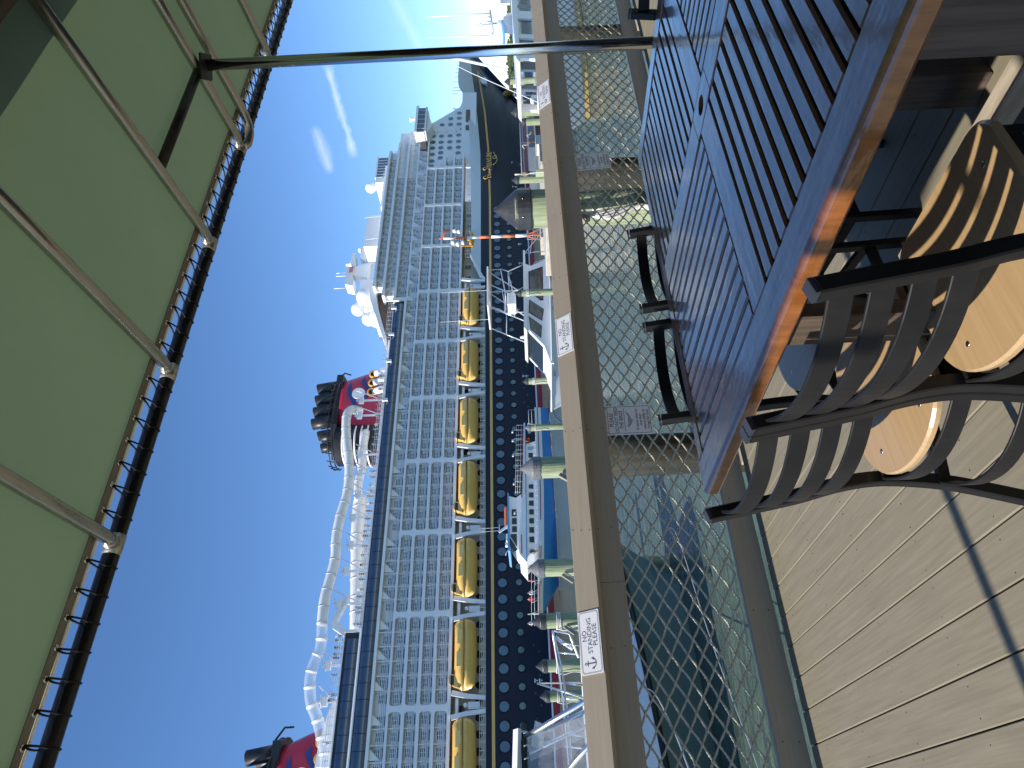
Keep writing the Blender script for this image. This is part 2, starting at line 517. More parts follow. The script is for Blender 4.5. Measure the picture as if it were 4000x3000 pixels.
# ------------------------------------------------------------------ rope net under the rail
def net_y(z): return 3.587 + (.77 - z) * .115
nb = MB()
rows = [.775 - .0405 * r for r in range(16)]
DX = .1345
def knot_pos(r, k):
    z = rows[r]; x = 1.590 + DX * k + (DX / 2 if (r % 2) else 0)
    rnd = random.Random(r * 1000 + k)
    return Vector((x + rnd.uniform(-.005, .005), net_y(z) + rnd.uniform(-.004, .004), z + rnd.uniform(-.004, .004)))
def strand(p, q, seed):
    # two twisted yarns
    rnd = random.Random(seed); d = q - p; L = d.length
    sag = Vector((rnd.uniform(-.003, .003), rnd.uniform(-.003, .003), -.001 - rnd.random() * .003))
    s = d.orthogonal().normalized(); t = d.cross(s).normalized()
    n = 7
    for ph in (0, math.pi):
        pts = []
        for i in range(n):
            u = i / (n - 1); a = ph + u * 2 * math.pi * 2.2
            c = p + d * u + sag * (4 * u * (1 - u))
            pts.append(c + (s * math.cos(a) + t * math.sin(a)) * .0033)
        nb.tube(pts, .0040, 5, caps=False)
for r in range(15):
    for k in range(-22, 62):
        p = knot_pos(r, k)
        if p.x < -1.2 or p.x > 9.3: continue
        for dk in ((-1, 0) if r % 2 == 0 else (0, 1)):
            strand(p, knot_pos(r + 1, k + dk), r * 9999 + k * 7 + dk)
        if 0 < r:
            nb.sphere(p, .0105, 8, 5, sz=.8)
            rr = random.Random(k * 31 + r); a = rr.random() * 6
            nb.tube([p + Vector((-.011, -.005, .005)), p + Vector((0, -.013, .001 * math.sin(a))), p + Vector((.010, -.004, -.006))], .0042, 5)
net = nb.build('rope_net', M_rope)
tag(net, 'knotted diamond rope net stretched below the wooden railing', 'net')

# ------------------------------------------------------------------ signs
def rounded(w, h, r, n=5):
    pts = []
    for cx, cy, a0 in ((w / 2 - r, h / 2 - r, 0), (-w / 2 + r, h / 2 - r, 90), (-w / 2 + r, -h / 2 + r, 180), (w / 2 - r, -h / 2 + r, 270)):
        for i in range(n + 1):
            a = R(a0 + 90 * i / n); pts.append((cx + r * math.cos(a), cy + r * math.sin(a)))
    return pts
def flat(name, mtl, parent, shapes, mw, z0, z1):
    b = MB()
    for poly in shapes: b.prismz(poly, z0, z1)
    me = b.mesh(name, mtl); me.transform(mw); return link(name, me, parent)
def ring_poly(outer, inner):
    return [[outer[i], outer[(i + 1) % len(outer)], inner[(i + 1) % len(outer)], inner[i]] for i in range(len(outer))]
def standing_sign(x, w, label):
    t = thing('notice_sign', label, 'sign', (x, 3.54, .968), group='no standing signs on the rail cap')
    up = Vector((0, .08, .112)).normalized(); nrm = Vector((1, 0, 0)).cross(up)
    mw = frame(nrm * .0015, (1, 0, 0), up)
    h = .122
    flat('plate', M_sign, t, [rounded(w, h, .004)], mw, 0, .003)
    flat('rope_border', M_inkb, t, ring_poly(rounded(w - .008, h - .008, .016), rounded(w - .0095, h - .0095, .0153)) + ring_poly(rounded(w - .0165, h - .0165, .0118), rounded(w - .018, h - .018, .011)), mw, .003, .0035)
    # twisted rope dashes between the two lines
    o1, o2 = rounded(w - .0095, h - .0095, .0153, 8), rounded(w - .0165, h - .0165, .0118, 8)
    sh = []
    def per(poly, s):
        L = [((poly[i][0] - poly[(i + 1) % len(poly)][0]) ** 2 + (poly[i][1] - poly[(i + 1) % len(poly)][1]) ** 2) ** .5 for i in range(len(poly))]
        s = (s % 1) * sum(L)
        for i, d in enumerate(L):
            if s <= d:
                k = s / d if d else 0; a, b_ = poly[i], poly[(i + 1) % len(poly)]
                return (a[0] + (b_[0] - a[0]) * k, a[1] + (b_[1] - a[1]) * k)
            s -= d
        return poly[0]
    for i in range(120):
        s = i / 120
        sh.append([per(o1, s), per(o1, s + .0028), per(o2, s + .0075), per(o2, s + .0047)])
    flat('rope_dash', M_gray, t, sh, mw, .003, .0034)
    for body, yy, s_ in (('NO', .030, .036), ('STANDING', 0, .036), ('PLEASE', -.030, .036)):
        text('lettering', body, s_, M_inkb, t, mw @ Matrix.Translation((w * .10, yy, .0034)), .0003, xs=w / .30 * .95)
    # anchor
    ax = -w * .335; sh = [[(ax - .003, -.026), (ax + .003, -.026), (ax + .0025, .030), (ax - .0025, .030)], [(ax - .013, .019), (ax + .013, .019), (ax + .013, .0235), (ax - .013, .0235)]]
    sh += [[(ax + (r1 + d1) * math.cos(a), -.004 + (r1 + d1) * math.sin(a) * .95) for r1, d1, a in ((.024, .0, R(q)), (.024, .0, R(q + 10)), (.0195, .0, R(q + 10)), (.0195, 0, R(q)))] for q in range(195, 345, 10)]
    for sx in (-1, 1):
        tipx = ax + sx * .0215
        sh.append([(tipx - sx * .008, -.0125), (tipx + sx * .0065, -.0135), (tipx + sx * .003, .003)] if sx > 0 else [(tipx + .003 * sx, .003), (tipx + sx * .0065, -.0135), (tipx - sx * .008, -.0125)])
    sh += ring_poly(circ2(ax, .034, .0065), circ2(ax, .034, .0035))
    flat('anchor_emblem', M_inkb, t, sh, mw, .003, .0037)
def circ2(cx, cy, r, n=12):
    return [(cx + r * math.cos(2 * math.pi * i / n), cy + r * math.sin(2 * math.pi * i / n)) for i in range(n)]
standing_sign(.905, .30, 'nearest white no standing please sign, lowest on the long rail cap')
standing_sign(2.84, .31, 'white no standing please sign on the rail cap below the workboat')
standing_sign(5.52, .34, 'small far no standing please sign on the rail cap near the steel pole')

def bird_sign(x, label, tilt):
    t = thing('bird_sign', label, 'sign', (x, 3.570, .625), group='please do not feed the birds signs on the net')
    mw = Matrix.Rotation(tilt, 4, 'Y') @ frame((0, 0, 0), (1, 0, 0), (0, .03, 1))
    w, h = .205, .27
    flat('plate', M_sign, t, [rounded(w, h, .003)], mw, 0, .003)
    flat('black_border', M_ink, t, ring_poly(rounded(w - .016, h - .016, .002), rounded(w - .021, h - .021, .002)) + [[(-w * .40, .026), (w * .40, .026), (w * .40, .0285), (-w * .40, .0285)]], mw, .003, .0035)
    for body, yy, s_ in (('PLEASE', .104, .036), ('DO NOT FEED', .074, .0315), ('THE BIRDS', .046, .0315)):
        text('lettering', body, s_, M_ink, t, mw @ Matrix.Translation((0, yy, .0034)), .0003, shear=.12, xs=.86)
    for body, yy in (('It causes them to', -.046), ('lose their', -.068), ('natural ability to', -.090), ('forage for food', -.112)):
        text('lettering', body, .0235, M_ink, t, mw @ Matrix.Translation((0, yy, .0034)), .0003, shear=.12, xs=.90)
    body = [(.028 * math.cos(a) - .010 + .004 * math.sin(2 * a), -.006 + .013 * math.sin(a)) for a in [R(20 * i) for i in range(18)]]
    bird = [body, [(-.036, -.010), (-.030, .006), (-.042, .014), (-.050, .010), (-.062, .006), (-.049, .004), (-.045, -.002)], [(.012, .0), (.045, .014), (.062, .024), (.050, .006), (.02, -.012)], [(-.012, -.018), (-.008, -.018), (-.010, -.030), (-.014, -.030)], [(.0, -.018), (.004, -.018), (.002, -.030), (-.002, -.030)]]
    flat('bird_drawing', M_gray, t, bird, mw, .003, .0035)
    b = MB()
    for sx in (-1, 1): b.tube([mw @ Vector((sx * .085, .128, .0)), mw @ Vector((sx * .09, .14, .012)), mw @ Vector((sx * .085, .15, -.01))], .0022, 5)
    b.build('tie_cord', M_cord, t, kind='stuff')
bird_sign(2.19, 'larger please do not feed the birds sign, tied to the net beside the table tip', R(1.0))
bird_sign(4.625, 'smaller please do not feed the birds sign, farther along the net toward the steel pole', R(-2.0))

# ------------------------------------------------------------------ porch roof over the camera
roof = thing('porch_roof', 'brown wooden porch roof edge above the inner end of the awning', 'roof', (3.5, -1.5, 2.6))
b = MB(); b.box(-4.92, 6.5, -2.2, 2.52, .12, .20); b.box(-6.2, -4.92, -2.2, 2.20, .12, .20); b.build('roof_deck', M_soffit, roof)  # second box lies out of view, added to shade the table's near end
b = MB(); b.bevbox(-4.92, 6.5, 2.30, 2.34, -.13, .118, .004); b.build('fascia', M_soffit, roof)
b = MB(); b.box(-4.92, 6.5, -2.3, -2.21, -2.6, .2); b.build('unseen_back_wall', M_soffit, roof)  # unseen wall behind the camera, added to block ambient light under the table
for k in range(12):
    b = MB(); b.box(-4.6 + k, -4.55 + k, -2.2, 2.298, -.06, .118); b.build('rafter', M_soffit, roof)

# ------------------------------------------------------------------ awning
SL = .135
def aw_z(y): return 2.455 + SL * (1.80 - y)
aw = thing('awning', 'sage green fabric awning laced to a dark pipe frame overhead', 'awning', (0, 0, 0))
b = MB()
ribx = [.795 + .613 * k for k in (-3, -2, -1, 0, 1, 2)] + [2.62, 3.31, 3.93, 4.55, 5.17, 5.8, 6.5, 7.2, 7.9]
xs = sorted(set([-1.235] + [round(-1.235 + .1 * i, 3) for i in range(102)]))
ys = [.80 + 1.0 * j / 10 for j in range(11)]
def sag(x, y):
    near = min(abs(x - r) for r in ribx)
    return -.010 * min(1, near / .3) * math.sin(math.pi * (y - .80) / 1.0) + .0015 * math.sin(x * 9 + y * 5)
gv = [(x, y, aw_z(y) + .0015 + sag(x, y) * (1 if near_ok else 0)) for near_ok in (1,) for y in ys for x in xs]
n = len(xs)
b.add(gv, [(j * n + i, j * n + i + 1, (j + 1) * n + i + 1, (j + 1) * n + i) for j in range(len(ys) - 1) for i in range(n - 1)], 0, True)
b.build('canopy', M_fabric, aw)
b = MB(); b.sweep([(-1.235, 1.783, aw_z(1.783) - .004), (9, 1.783, aw_z(1.783) - .004)], [(-.019, -.0012 + .0026), (.019, -.0012 - .0026), (.019, .0012 - .0026), (-.019, .0012 + .0026)]); b.build('hem', M_hem, aw)
b = MB(); b.tube([(-1.235, 1.806, aw_z(1.806) - .001), (9, 1.806, aw_z(1.806) - .001)], .0045, 6); b.build('edge_piping', mat('piping_white', (.7, .68, .6), rough=.6, transl=(.2, .2, .18)), aw)
b = MB(); b.tube([(-6.5, 1.872, 2.442), (-2, 1.872, 2.442), (2, 1.872, 2.442), (5, 1.872, 2.442), (9.2, 1.872, 2.442)], .0235, 14); b.build('edge_tube', M_tube, aw)
for x in ribx:
    bb = MB(); bb.tube([(x, 1.86, 2.438), (x, 1.80, aw_z(1.80) - .022), (x, 1.3, aw_z(1.3) - .022), (x, .845, aw_z(.845) - .022)], .0195, 12); bb.build('rib', M_pipe, aw)
    bb = MB(); bb.tube([(x - .03, 1.872, 2.442), (x + .03, 1.872, 2.442)], .0262, 12); bb.tube([(x, 1.852, 2.437), (x, 1.832, 2.438)], .0215, 10); bb.build('weld_collar', M_pipe, aw)
# doubled rib by the pole: bent end pipe just below
bb = MB(); bb.tube([(2.63, 1.868, 2.43)] + curve_pts([(2.66, 1.868, 2.415), (2.72, 1.845, 2.412), (2.755, 1.79, 2.422), (2.76, 1.7, 2.435), (2.762, 1.3, 2.489), (2.768, .85, 2.550)], 5), .0195, 12); bb.build('bent_pipe', M_pipe, aw)
bb = MB(); bb.tube([(2.035, 1.505, aw_z(1.505) - .024), (2.6, 1.495, aw_z(1.495) - .026)], .018, 10); bb.build('purlin', M_bar, aw)
bb = MB(); bb.prismz([(-.085, 0), (0, -.06), (.085, 0), (0, .06)], -.004, .004); bb.build('pole_plate', M_bar, aw, (2.635, 1.495, aw_z(1.495) - .05))
bb = MB(); bb.tube([(2.652, 1.50, 0), (2.652, 1.50, 1.2), (2.652, 1.498, 2.452)], .0218, 20); bb.build('support_pole', M_chrome, aw)
bb = MB(); bb.lathe((2.652, 1.5, 0), [(.05, 0), (.05, .008), (.03, .012), (.026, .03)], 18); bb.build('pole_foot', M_chrome, aw)
lc = MB(); lc.tube([(0, -.088, .004), (.002, -.070, -.006), (.004, -.05, -.012), (.006, -.024, -.008), (.007, -.010, -.0235), (.008, .010, -.0235), (.008, .0245, -.004), (.007, .018, .020), (.004, -.004, .0248), (.001, -.024, .012), (-.004, -.052, .004), (-.006, -.075, .0), (-.003, -.088, .004)], .0029, 5)
lm = lc.mesh('lacing_cord', M_cord)
gc = MB(); gc.lathe((0, 0, 0), [(.0045, -.002), (.0075, -.0032), (.0095, -.001), (.0095, .001), (.0045, .001)], 10); gm = gc.mesh('grommet', M_grom)
x = .18
while x < 6.6:
    j = random.uniform(-.004, .004)
    if min(abs(x - r) for r in ribx) > .03:
        link('lacing_cord', lm, aw, (x + j, 1.872, 2.442), rot=(0, 0, random.uniform(-.06, .06)))
        link('grommet', gm, aw, (x + j - .002, 1.784, aw_z(1.784) - .0065))
    x += .0766

# ------------------------------------------------------------------ table
TZ = .74
tb = thing('slatted_table', 'square varnished dark brown slatted table with umbrella hole', 'table', (1.62, 1.105, 0))
ox, oy = 1.62, 1.105
def tpart(name, x0, x1, y0, y1, z0, z1, bev, mtl, shared=None):
    if shared is not None and False: pass
    b = MB(); hx, hy = (x1 - x0) / 2, (y1 - y0) / 2
    b.bevbox(-hx, hx, -hy, hy, z0 - z1, 0, bev)
    return b.build(name, mtl, tb, ((x0 + x1) / 2 - ox, (y0 + y1) / 2 - oy, z1))
def edge_board(name, p0, p1, w, outer, mtl):
    """frame board with a rounded outer top edge; outer = +1 if the outside lies to the left of travel"""
    h = .042; r = .014; q = []
    for i in range(6):
        a = R(90 * i / 5); q.append((w / 2 - r + r * math.sin(a), -r + r * math.cos(a)))
    q = [(-w / 2, -.004), (-w / 2 + .004, 0)] + q + [(w / 2, -h + .006), (w / 2 - .006, -h), (-w / 2, -h)]
    if outer > 0: q = [(-a, b_) for a, b_ in q][::-1]
    b = MB(); b.sweep([p0, p1], q, smooth=False); return b.build(name, mtl, tb)
def W(x, y, z=TZ): return (x - ox, y - oy, z)
edge_board('frame_board', W(.906, .401), W(.906, 1.812), .102, 1, M_varn)
edge_board('frame_board', W(2.324, .401), W(2.324, 1.812), .082, -1, M_varn)
edge_board('frame_board', W(.9575, 1.7825), W(2.2825, 1.7825), .059, 1, M_varx)
edge_board('frame_board', W(.9575, .449), W(2.2825, .449), .096, -1, M_varx)
tpart('cross_bar', 1.592, 1.688, .498, 1.030, .70, TZ - .0005, .003, M_varn)
tpart('cross_bar', 1.592, 1.688, 1.182, 1.752, .70, TZ - .0005, .003, M_varn)
tpart('cross_bar', .9585, 1.5905, 1.058, 1.156, .70, TZ - .001, .003, M_varx)
tpart('cross_bar', 1.6895, 2.282, 1.058, 1.156, .70, TZ - .001, .003, M_varx)
def hub():
    b = MB(); x0, x1, y0, y1 = 1.592, 1.688, 1.0305, 1.1815; cx, cy = 1.640, 1.106; r = .026
    n = 24; ring = [(cx + r * math.cos(2 * math.pi * i / n), cy + r * math.sin(2 * math.pi * i / n)) for i in range(n)]
    outer = []
    for i in range(n):
        a = 2 * math.pi * i / n; c, s = math.cos(a), math.sin(a)
        k = min(abs((x1 - x0) / 2 / c) if abs(c) > 1e-6 else 9, abs((y1 - y0) / 2 / s) if abs(s) > 1e-6 else 9)
        outer.append((cx + c * k, cy + s * k))
    vs = [(x - ox, y - oy, TZ - .0005) for x, y in outer] + [(x - ox, y - oy, TZ - .0005) for x, y in ring] + [(x - ox, y - oy, .69) for x, y in ring] + [(x - ox, y - oy, .69) for x, y in outer]
    fs = []
    for i in range(n):
        j = (i + 1) % n
        fs += [(i, j, n + j, n + i), (n + i, n + j, 2 * n + j, 2 * n + i), (2 * n + i, 2 * n + j, 3 * n + j, 3 * n + i), (3 * n + i, 3 * n + j, j, i)]
    b.add(vs, fs); b.build('umbrella_hole_block', M_varn, tb)
hub()
def quadrant(x0, x1, y0, y1, along, n):
    """n slats filling the panel; along = 'x' or 'y'"""
    g = .009
    if along == 'y':
        p = (x1 - x0) / n; b = MB(); hx, hy = (p - g) / 2, (y1 - y0) / 2 - .001
    else:
        p = (y1 - y0) / n; b = MB(); hy, hx = (p - g) / 2, (x1 - x0) / 2 - .001
    b.bevbox(-hx, hx, -hy, hy, -.021, 0, .005)
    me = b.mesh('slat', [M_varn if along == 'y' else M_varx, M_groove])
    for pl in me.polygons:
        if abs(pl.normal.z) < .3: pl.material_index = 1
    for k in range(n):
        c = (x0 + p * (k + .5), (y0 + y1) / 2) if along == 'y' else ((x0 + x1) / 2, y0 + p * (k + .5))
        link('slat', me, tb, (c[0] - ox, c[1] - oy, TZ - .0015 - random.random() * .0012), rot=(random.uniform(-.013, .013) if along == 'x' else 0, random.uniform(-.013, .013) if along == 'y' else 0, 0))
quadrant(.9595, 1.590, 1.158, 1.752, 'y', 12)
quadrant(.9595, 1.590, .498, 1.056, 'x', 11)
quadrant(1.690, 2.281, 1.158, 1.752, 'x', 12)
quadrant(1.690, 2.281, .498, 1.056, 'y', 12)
for (x0, x1, y0, y1) in ((.965, 2.275, .507, .527), (.965, 2.275, 1.72, 1.742), (.965, .985, .53, 1.717), (2.255, 2.275, .53, 1.717)):
    tpart('apron', x0, x1, y0, y1, .63, .697, .003, M_leg)
for (x, y, sx, sy) in ((.93, .53, .09, .09), (.885, 1.13, .042, .09), (2.20, .6, .09, .09), (2.2, 1.65, .09, .09), (1.64, 1.106, .1, .1)):
    tpart('leg', x, x + sx, y - sy / 2, y + sy / 2, 0.001, .696, .004, M_leg)

M_weath = mat('weathered_plank', (.30, .25, .19), (.44, .38, .30), rough=.8, scale=(30, 6, 30), bump=.5, bdist=.003)
tpart('floor_stretcher', 1.395, 1.455, .46, 1.74, .07, .125, .005, M_weath)

# ------------------------------------------------------------------ chairs
def seat_outline():
    pts = [(-.052, 0)]
    for a in range(10, 91, 8):
        t = R(a); pts.append((-.052 + .13 * (1 - math.cos(t)), .182 * math.sin(t)))
    pts += [(.20, .188), (.28, .188)]
    for a in range(0, 91, 15):
        t = R(a); pts.append((.28 + .055 * math.sin(t), .133 + .055 * math.cos(t)))
    return pts + [(x, -y) for x, y in reversed(pts[1:])]
def make_chair(label, loc, rz):
    t = thing('dining_chair', label, 'chair', loc, rz, 'black metal chairs round the slatted table')
    o = seat_outline(); c = (.12, 0)
    b = MB(); n = len(o)
    def off(k): return [((x - c[0]) * k + c[0], (y - c[1]) * k + c[1]) for x, y in o]
    layers = [(off(.96), .392), (off(1.0), .396), (off(1.0), .406), (off(.975), .412), (off(.5), .4115)]
    vs = [(x, y, z) for pl, z in layers for x, y in pl] + [(c[0], c[1], .411)]
    fs = [tuple(reversed(range(n)))]
    for i in range(4):
        for j in range(n): fs.append((i * n + j, i * n + (j + 1) % n, (i + 1) * n + (j + 1) % n, (i + 1) * n + j))
    for j in range(n): fs.append((4 * n + j, 4 * n + (j + 1) % n, 5 * n))
    b.add(vs, fs, 0, False); st = b.build('seat', M_seat, t)
    for x, y in ((.25, .13), (.25, -.13), (.03, .1), (.03, -.1)):
        s = MB(); s.lathe((x, y, .4105), [(.006, 0), (.006, .0015), (.004, .002)], 10); s.build('screw', M_screw, st)
    prof = [(-.075, .81), (-.058, .72), (-.035, .60), (-.012, .51), (0, .44), (.003, .38), (-.004, .30), (-.018, .22), (-.05, .11), (-.085, 0.001)]
    pp = curve_pts([(x, 0, z) for x, z in prof], 3)
    for s in (-1, 1):
        b = MB(); b.sweep([(p.x, s * .188, p.z) for p in pp], rect_c(.026, .032, .003), up=(1, 0, 0)); b.build('back_post', M_metal, t)
        b = MB(); b.bar((-.0753, s * .188, .812), (-.0770, s * .188, .8195), .024, .029, up=(1, 0, 0)); b.build('post_cap', mat('chair_cap', (.03, .034, .045), rough=.45), t)
        b = MB(); b.sweep([(.285, s * .165, .385), (.29, s * .168, .2), (.30, s * .172, .001)], rect_c(.024, .024, .002), up=(1, 0, 0)); b.build('front_leg', M_metal, t)
        b = MB(); b.bar((.0, s * .176, .375), (.285, s * .166, .375), .02, .03); b.build('seat_rail', M_metal, t)
        b = MB(); b.bar((-.012, s * .183, .245), (.289, s * .167, .20), .016, .026); b.build('side_stretcher', M_metal, t)
    b = MB(); b.bar((.287, -.165, .372), (.287, .165, .372), .02, .03); b.build('seat_rail', M_metal, t)
    b = MB(); b.bar((.29, -.165, .19), (.29, .165, .19), .016, .026); b.build('front_stretcher', M_metal, t)
    def px(z):
        for (x0, z0), (x1, z1) in zip(prof, prof[1:]):
            if z0 >= z >= z1: return x0 + (x1 - x0) * (z0 - z) / (z0 - z1)
        return 0
    def band(name, zt, zb, bow, th=.007):
        zc = (zt + zb) / 2; x0 = px(zc); q = []
        for i in range(17):
            y = -.176 + .352 * i / 16; q.append((x0 - bow * (1 - (y / .176) ** 2) - .004, y, zc))
        b = MB(); lean = 0.16
        pts = q; h = (zt - zb) / 2
        b.sweep(pts, rect_c(th, h * 2, .0015)); b.build(name, M_metal, t)
    for zt, zb in ((.787, .749), (.722, .684), (.657, .619), (.592, .554)):
        band('back_slat', zt, zb, .052)
    band('seat_hoop', .392, .352, .055)
    band('rear_stretcher', .262, .222, .062)
    return t
def rect_c(w, h, c):
    return [(-w / 2 + c, -h / 2), (w / 2 - c, -h / 2), (w / 2, -h / 2 + c), (w / 2, h / 2 - c), (w / 2 - c, h / 2), (-w / 2 + c, h / 2), (-w / 2, h / 2 - c), (-w / 2, -h / 2 + c)]
ch = make_chair('black slat back chair nearest the camera, wood seat striped with shadow', (.747, .948, 0), 0)
dup(ch, (.747, 1.352, 0), 0, 'black slat back chair at the left tip of the table, its tan seat in sun')
dup(ch, (1.335, 1.803, 0), R(-90), 'black chair on the rail side of the table, beside the nearer bird sign')
dup(ch, (1.795, 1.803, 0), R(-90), 'black chair on the rail side of the table, just left of the steel pole')
dup(ch, (2.365, 1.085, 0), R(180), 'black chair at the right edge of the table, just right of the steel pole')
# ------------------------------------------------------------------ cruise ship (units: 1 = 1.1 m, z measured from eye level, y = depth behind the near side)
S = 1.1
SHIP_Y = 110.0
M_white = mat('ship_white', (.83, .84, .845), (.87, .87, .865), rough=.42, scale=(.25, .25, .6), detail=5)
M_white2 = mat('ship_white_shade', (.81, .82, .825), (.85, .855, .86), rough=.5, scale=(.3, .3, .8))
M_navy = mat('hull_navy', (.009, .015, .034), (.013, .021, .044), rough=.35, spec=.22, scale=(.06, .06, .4), detail=5, rvar=.05)
M_pale = mat('bulwark_grey', (.62, .68, .71), (.67, .72, .74), rough=.4, scale=(.12, .12, .5))
M_gold = mat('gold_paint', (.86, .48, .13), (.90, .53, .16), rough=.4, scale=(.3, .3, .3))
M_red = mat('boot_red', (.36, .022, .035), (.42, .035, .05), rough=.5, scale=(.2, .2, .8))
M_glassd = mat('tinted_glass', (.018, .035, .075), (.028, .05, .10), rough=.06, scale=(.5, .5, .5), spec=.8, coat=1.0, coat_rough=.03)
M_pane = mat('cabin_glass', (.035, .065, .12), (.06, .10, .17), rough=.1, scale=(.3, .3, .3), spec=.8)
M_port = mat('porthole_glass', (.055, .125, .19), (.085, .165, .235), rough=.3, scale=(.3, .3, .3), spec=.7)
M_railg = mat('rail_glass', (.55, .64, .70), rough=.15, alpha=.14)
M_funnel = mat('funnel_red', (.42, .018, .045), (.48, .028, .06), rough=.35, scale=(.4, .4, .4), coat=.4)
M_stack = mat('stack_black', (.014, .015, .018), (.025, .026, .03), rough=.4, scale=(.5, .5, .5))
M_blue = mat('funnel_blue', (.018, .05, .20), rough=.4)
M_orange = mat('vent_orange', (.80, .40, .08), rough=.4)
M_yell = mat('lifeboat_yellow', (.78, .46, .11), (.83, .52, .15), rough=.38, scale=(.8, .8, .8), coat=.3)
M_buff = mat('deckhead_buff', (.62, .47, .30), rough=.6)
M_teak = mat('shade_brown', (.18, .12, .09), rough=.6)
M_slide = mat('slide_white', (.78, .77, .75), (.83, .82, .80), rough=.3, scale=(.4, .4, .4), coat=.4)
M_clear = mat('slide_clear', (.85, .90, .95), rough=.06, alpha=.30, spec=.8)
ship = thing('cruise_ship', 'huge navy and white cruise ship with gold stripe and red funnels', 'cruise ship', (0, SHIP_Y, WATER_Z))
ZO = 2.6
def SB(): return MB(S, (0, 0, ZO * S))
def sbuild(b, name, mats, parent=ship, kind=None): return b.build(name, mats, parent, kind=kind)
X0 = -14.0

def lerp(t, pts):
    for (a, b), (c, d) in zip(pts, pts[1:]):
        if t <= c: return b + (d - b) * max(0, (t - a)) / (c - a)
    return pts[-1][1]
# --- hull: rows of points along x, near side only bends in to the stem
def stem_x(z): return lerp(z, [(-2.6, 171.5), (-1.2, 172.7), (3.5, 180.3), (7.7, 189.3), (11.85, 198.9), (15, 204.5)])
def flare_x0(z): return lerp(z, [(-2.6, 98), (4, 112), (9, 126), (14, 135)])
def hull_y(x, z):
    a, b = flare_x0(z), stem_x(z)
    if x <= a: return 0.0
    t = min(1, (x - a) / (b - a))
    return 14 * t ** (1.9 + .25 * max(0, min(1, z / 12)))
def top_dark(x): return lerp(x, [(-20, 7.17), (92, 7.17), (92.6, 8.05), (122, 8.13), (135, 8.3), (155, 9.45), (175, 11.0), (190, 12.1), (204, 13.0)])
def gold_lo(x): return lerp(x, [(-20, 5.98), (120, 5.95), (137, 6.3), (155, 7.3), (172, 8.75), (186, 9.9)])
def bul_top(x): return lerp(x, [(92, 8.05), (95.2, 8.1), (101.5, 10.05), (123, 10.3), (137, 10.6), (152, 11.45), (158, 11.7), (160.5, 12.6), (165, 14.2), (172, 14.6), (190, 14.9), (204.4, 15.0)])
HX = [X0] + [X0 + 6.2 * i for i in range(1, 18)] + [92, 92.6, 95, 98, 101.5, 106, 112, 118, 124] + [127 + 2.5 * i for i in range(31)] + [204.4]
def hull_strip(lo, hi, x0, x1, proud=0.0, rows=1):
    b = SB(); xs = [x for x in HX if x0 <= x <= x1]
    if not xs or xs[0] > x0: xs = [x0] + xs
    if xs[-1] < x1: xs.append(x1)
    vs = []; rr = rows + 1
    for x in xs:
        for j in range(rr):
            z0, z1 = lo(x), hi(x); z = z0 + (z1 - z0) * j / rows
            xx = min(x, stem_x(z)); vs.append((xx, hull_y(xx, z) - proud, z))
    fs = []
    for i in range(len(xs) - 1):
        for j in range(rows): fs.append((i * rr + j, (i + 1) * rr + j, (i + 1) * rr + j + 1, i * rr + j + 1))
    b.add(vs, fs, 0, True); return b
sbuild(hull_strip(lambda x: -2.9, lambda x: -1.74, X0, 175), 'boot_stripe', M_red)
sbuild(hull_strip(lambda x: -1.74, lambda x: -1.52, X0, 176), 'waterline_stripe', M_white)
sbuild(hull_strip(lambda x: -1.52, top_dark, X0, 204, rows=8), 'hull', M_navy)
sbuild(hull_strip(gold_lo, lambda x: gold_lo(x) + .42, X0, 125.0, .06), 'gold_stripe', M_gold)
sbuild(hull_strip(gold_lo, lambda x: gold_lo(x) + .42, 135.6, 184, .06), 'gold_stripe', M_gold)
sbuild(hull_strip(top_dark, bul_top, 92.6, 204, rows=2), 'bow_bulwark', M_pale)
# far side and decks so the ship is a closed body
b = SB(); n = 12
b.add([(X0, 28, -2.9), (150, 28, -2.9), (172, 14.2, -2.9), (204, 14.2, 12.8), (160, 28, 12), (150, 28, 8), (X0, 28, 7.1)], [(0, 1, 4, 6), (1, 2, 3, 4)])
sbuild(b, 'far_side_hull', M_navy)
b = SB(); fw = [(x, hull_y(x, 9) + .3) for x in [120 + 5 * i for i in range(15)]]
b.add([(X0, .2, 7.15), (120, .2, 7.15), (120, 27.6, 7.15), (X0, 27.6, 7.15)], [(0, 1, 2, 3)])
b.add([(x, y, 9.2 if x < 160 else 12.2) for x, y in fw] + [(x, 28 - y, 9.2 if x < 160 else 12.2) for x, y in reversed(fw)], [tuple(range(len(fw) * 2))])
sbuild(b, 'open_deck', M_white2)
# --- portholes
pm = SB(); pm = MB(S); pm.lathe((0, 0, 0), [(.80, -.04), (.84, .06), (.70, .07), (.66, -.02)], 18, 1, axis='y', caps=False); pm.lathe((0, -.0, 0), [(.66, -.03), (.01, -.045)], 18, 0, axis='y', smooth=False)
M_navyrim = mat('porthole_rim', (.02, .03, .055), rough=.3)
pme = pm.mesh('porthole', [M_port, M_navyrim])
pm2 = MB(S); pm2.lathe((0, 0, 0), [(.56, -.04), (.60, .06), (.48, .07), (.46, -.02)], 14, 1, axis='y', caps=False); pm2.lathe((0, 0, 0), [(.46, -.03), (.01, -.045)], 14, 0, axis='y', smooth=False)
M_port2 = mat('porthole_glass_low', (.06, .14, .15), (.12, .21, .21), rough=.15, scale=(.3, .3, .3))
pme2 = pm2.mesh('porthole', [M_port2, M_navyrim])
def spt(x, y, z): return (x * S, y * S, (z + ZO) * S)
x = 1.0
k = 0
while x < 117:
    link('porthole', pme, ship, spt(x, hull_y(x, 4.7) - .05, 4.72))
    if x < 112: link('porthole', pme2, ship, spt(x, hull_y(x, 2.3) - .05, 2.28))
    x += 2.38; k += 1
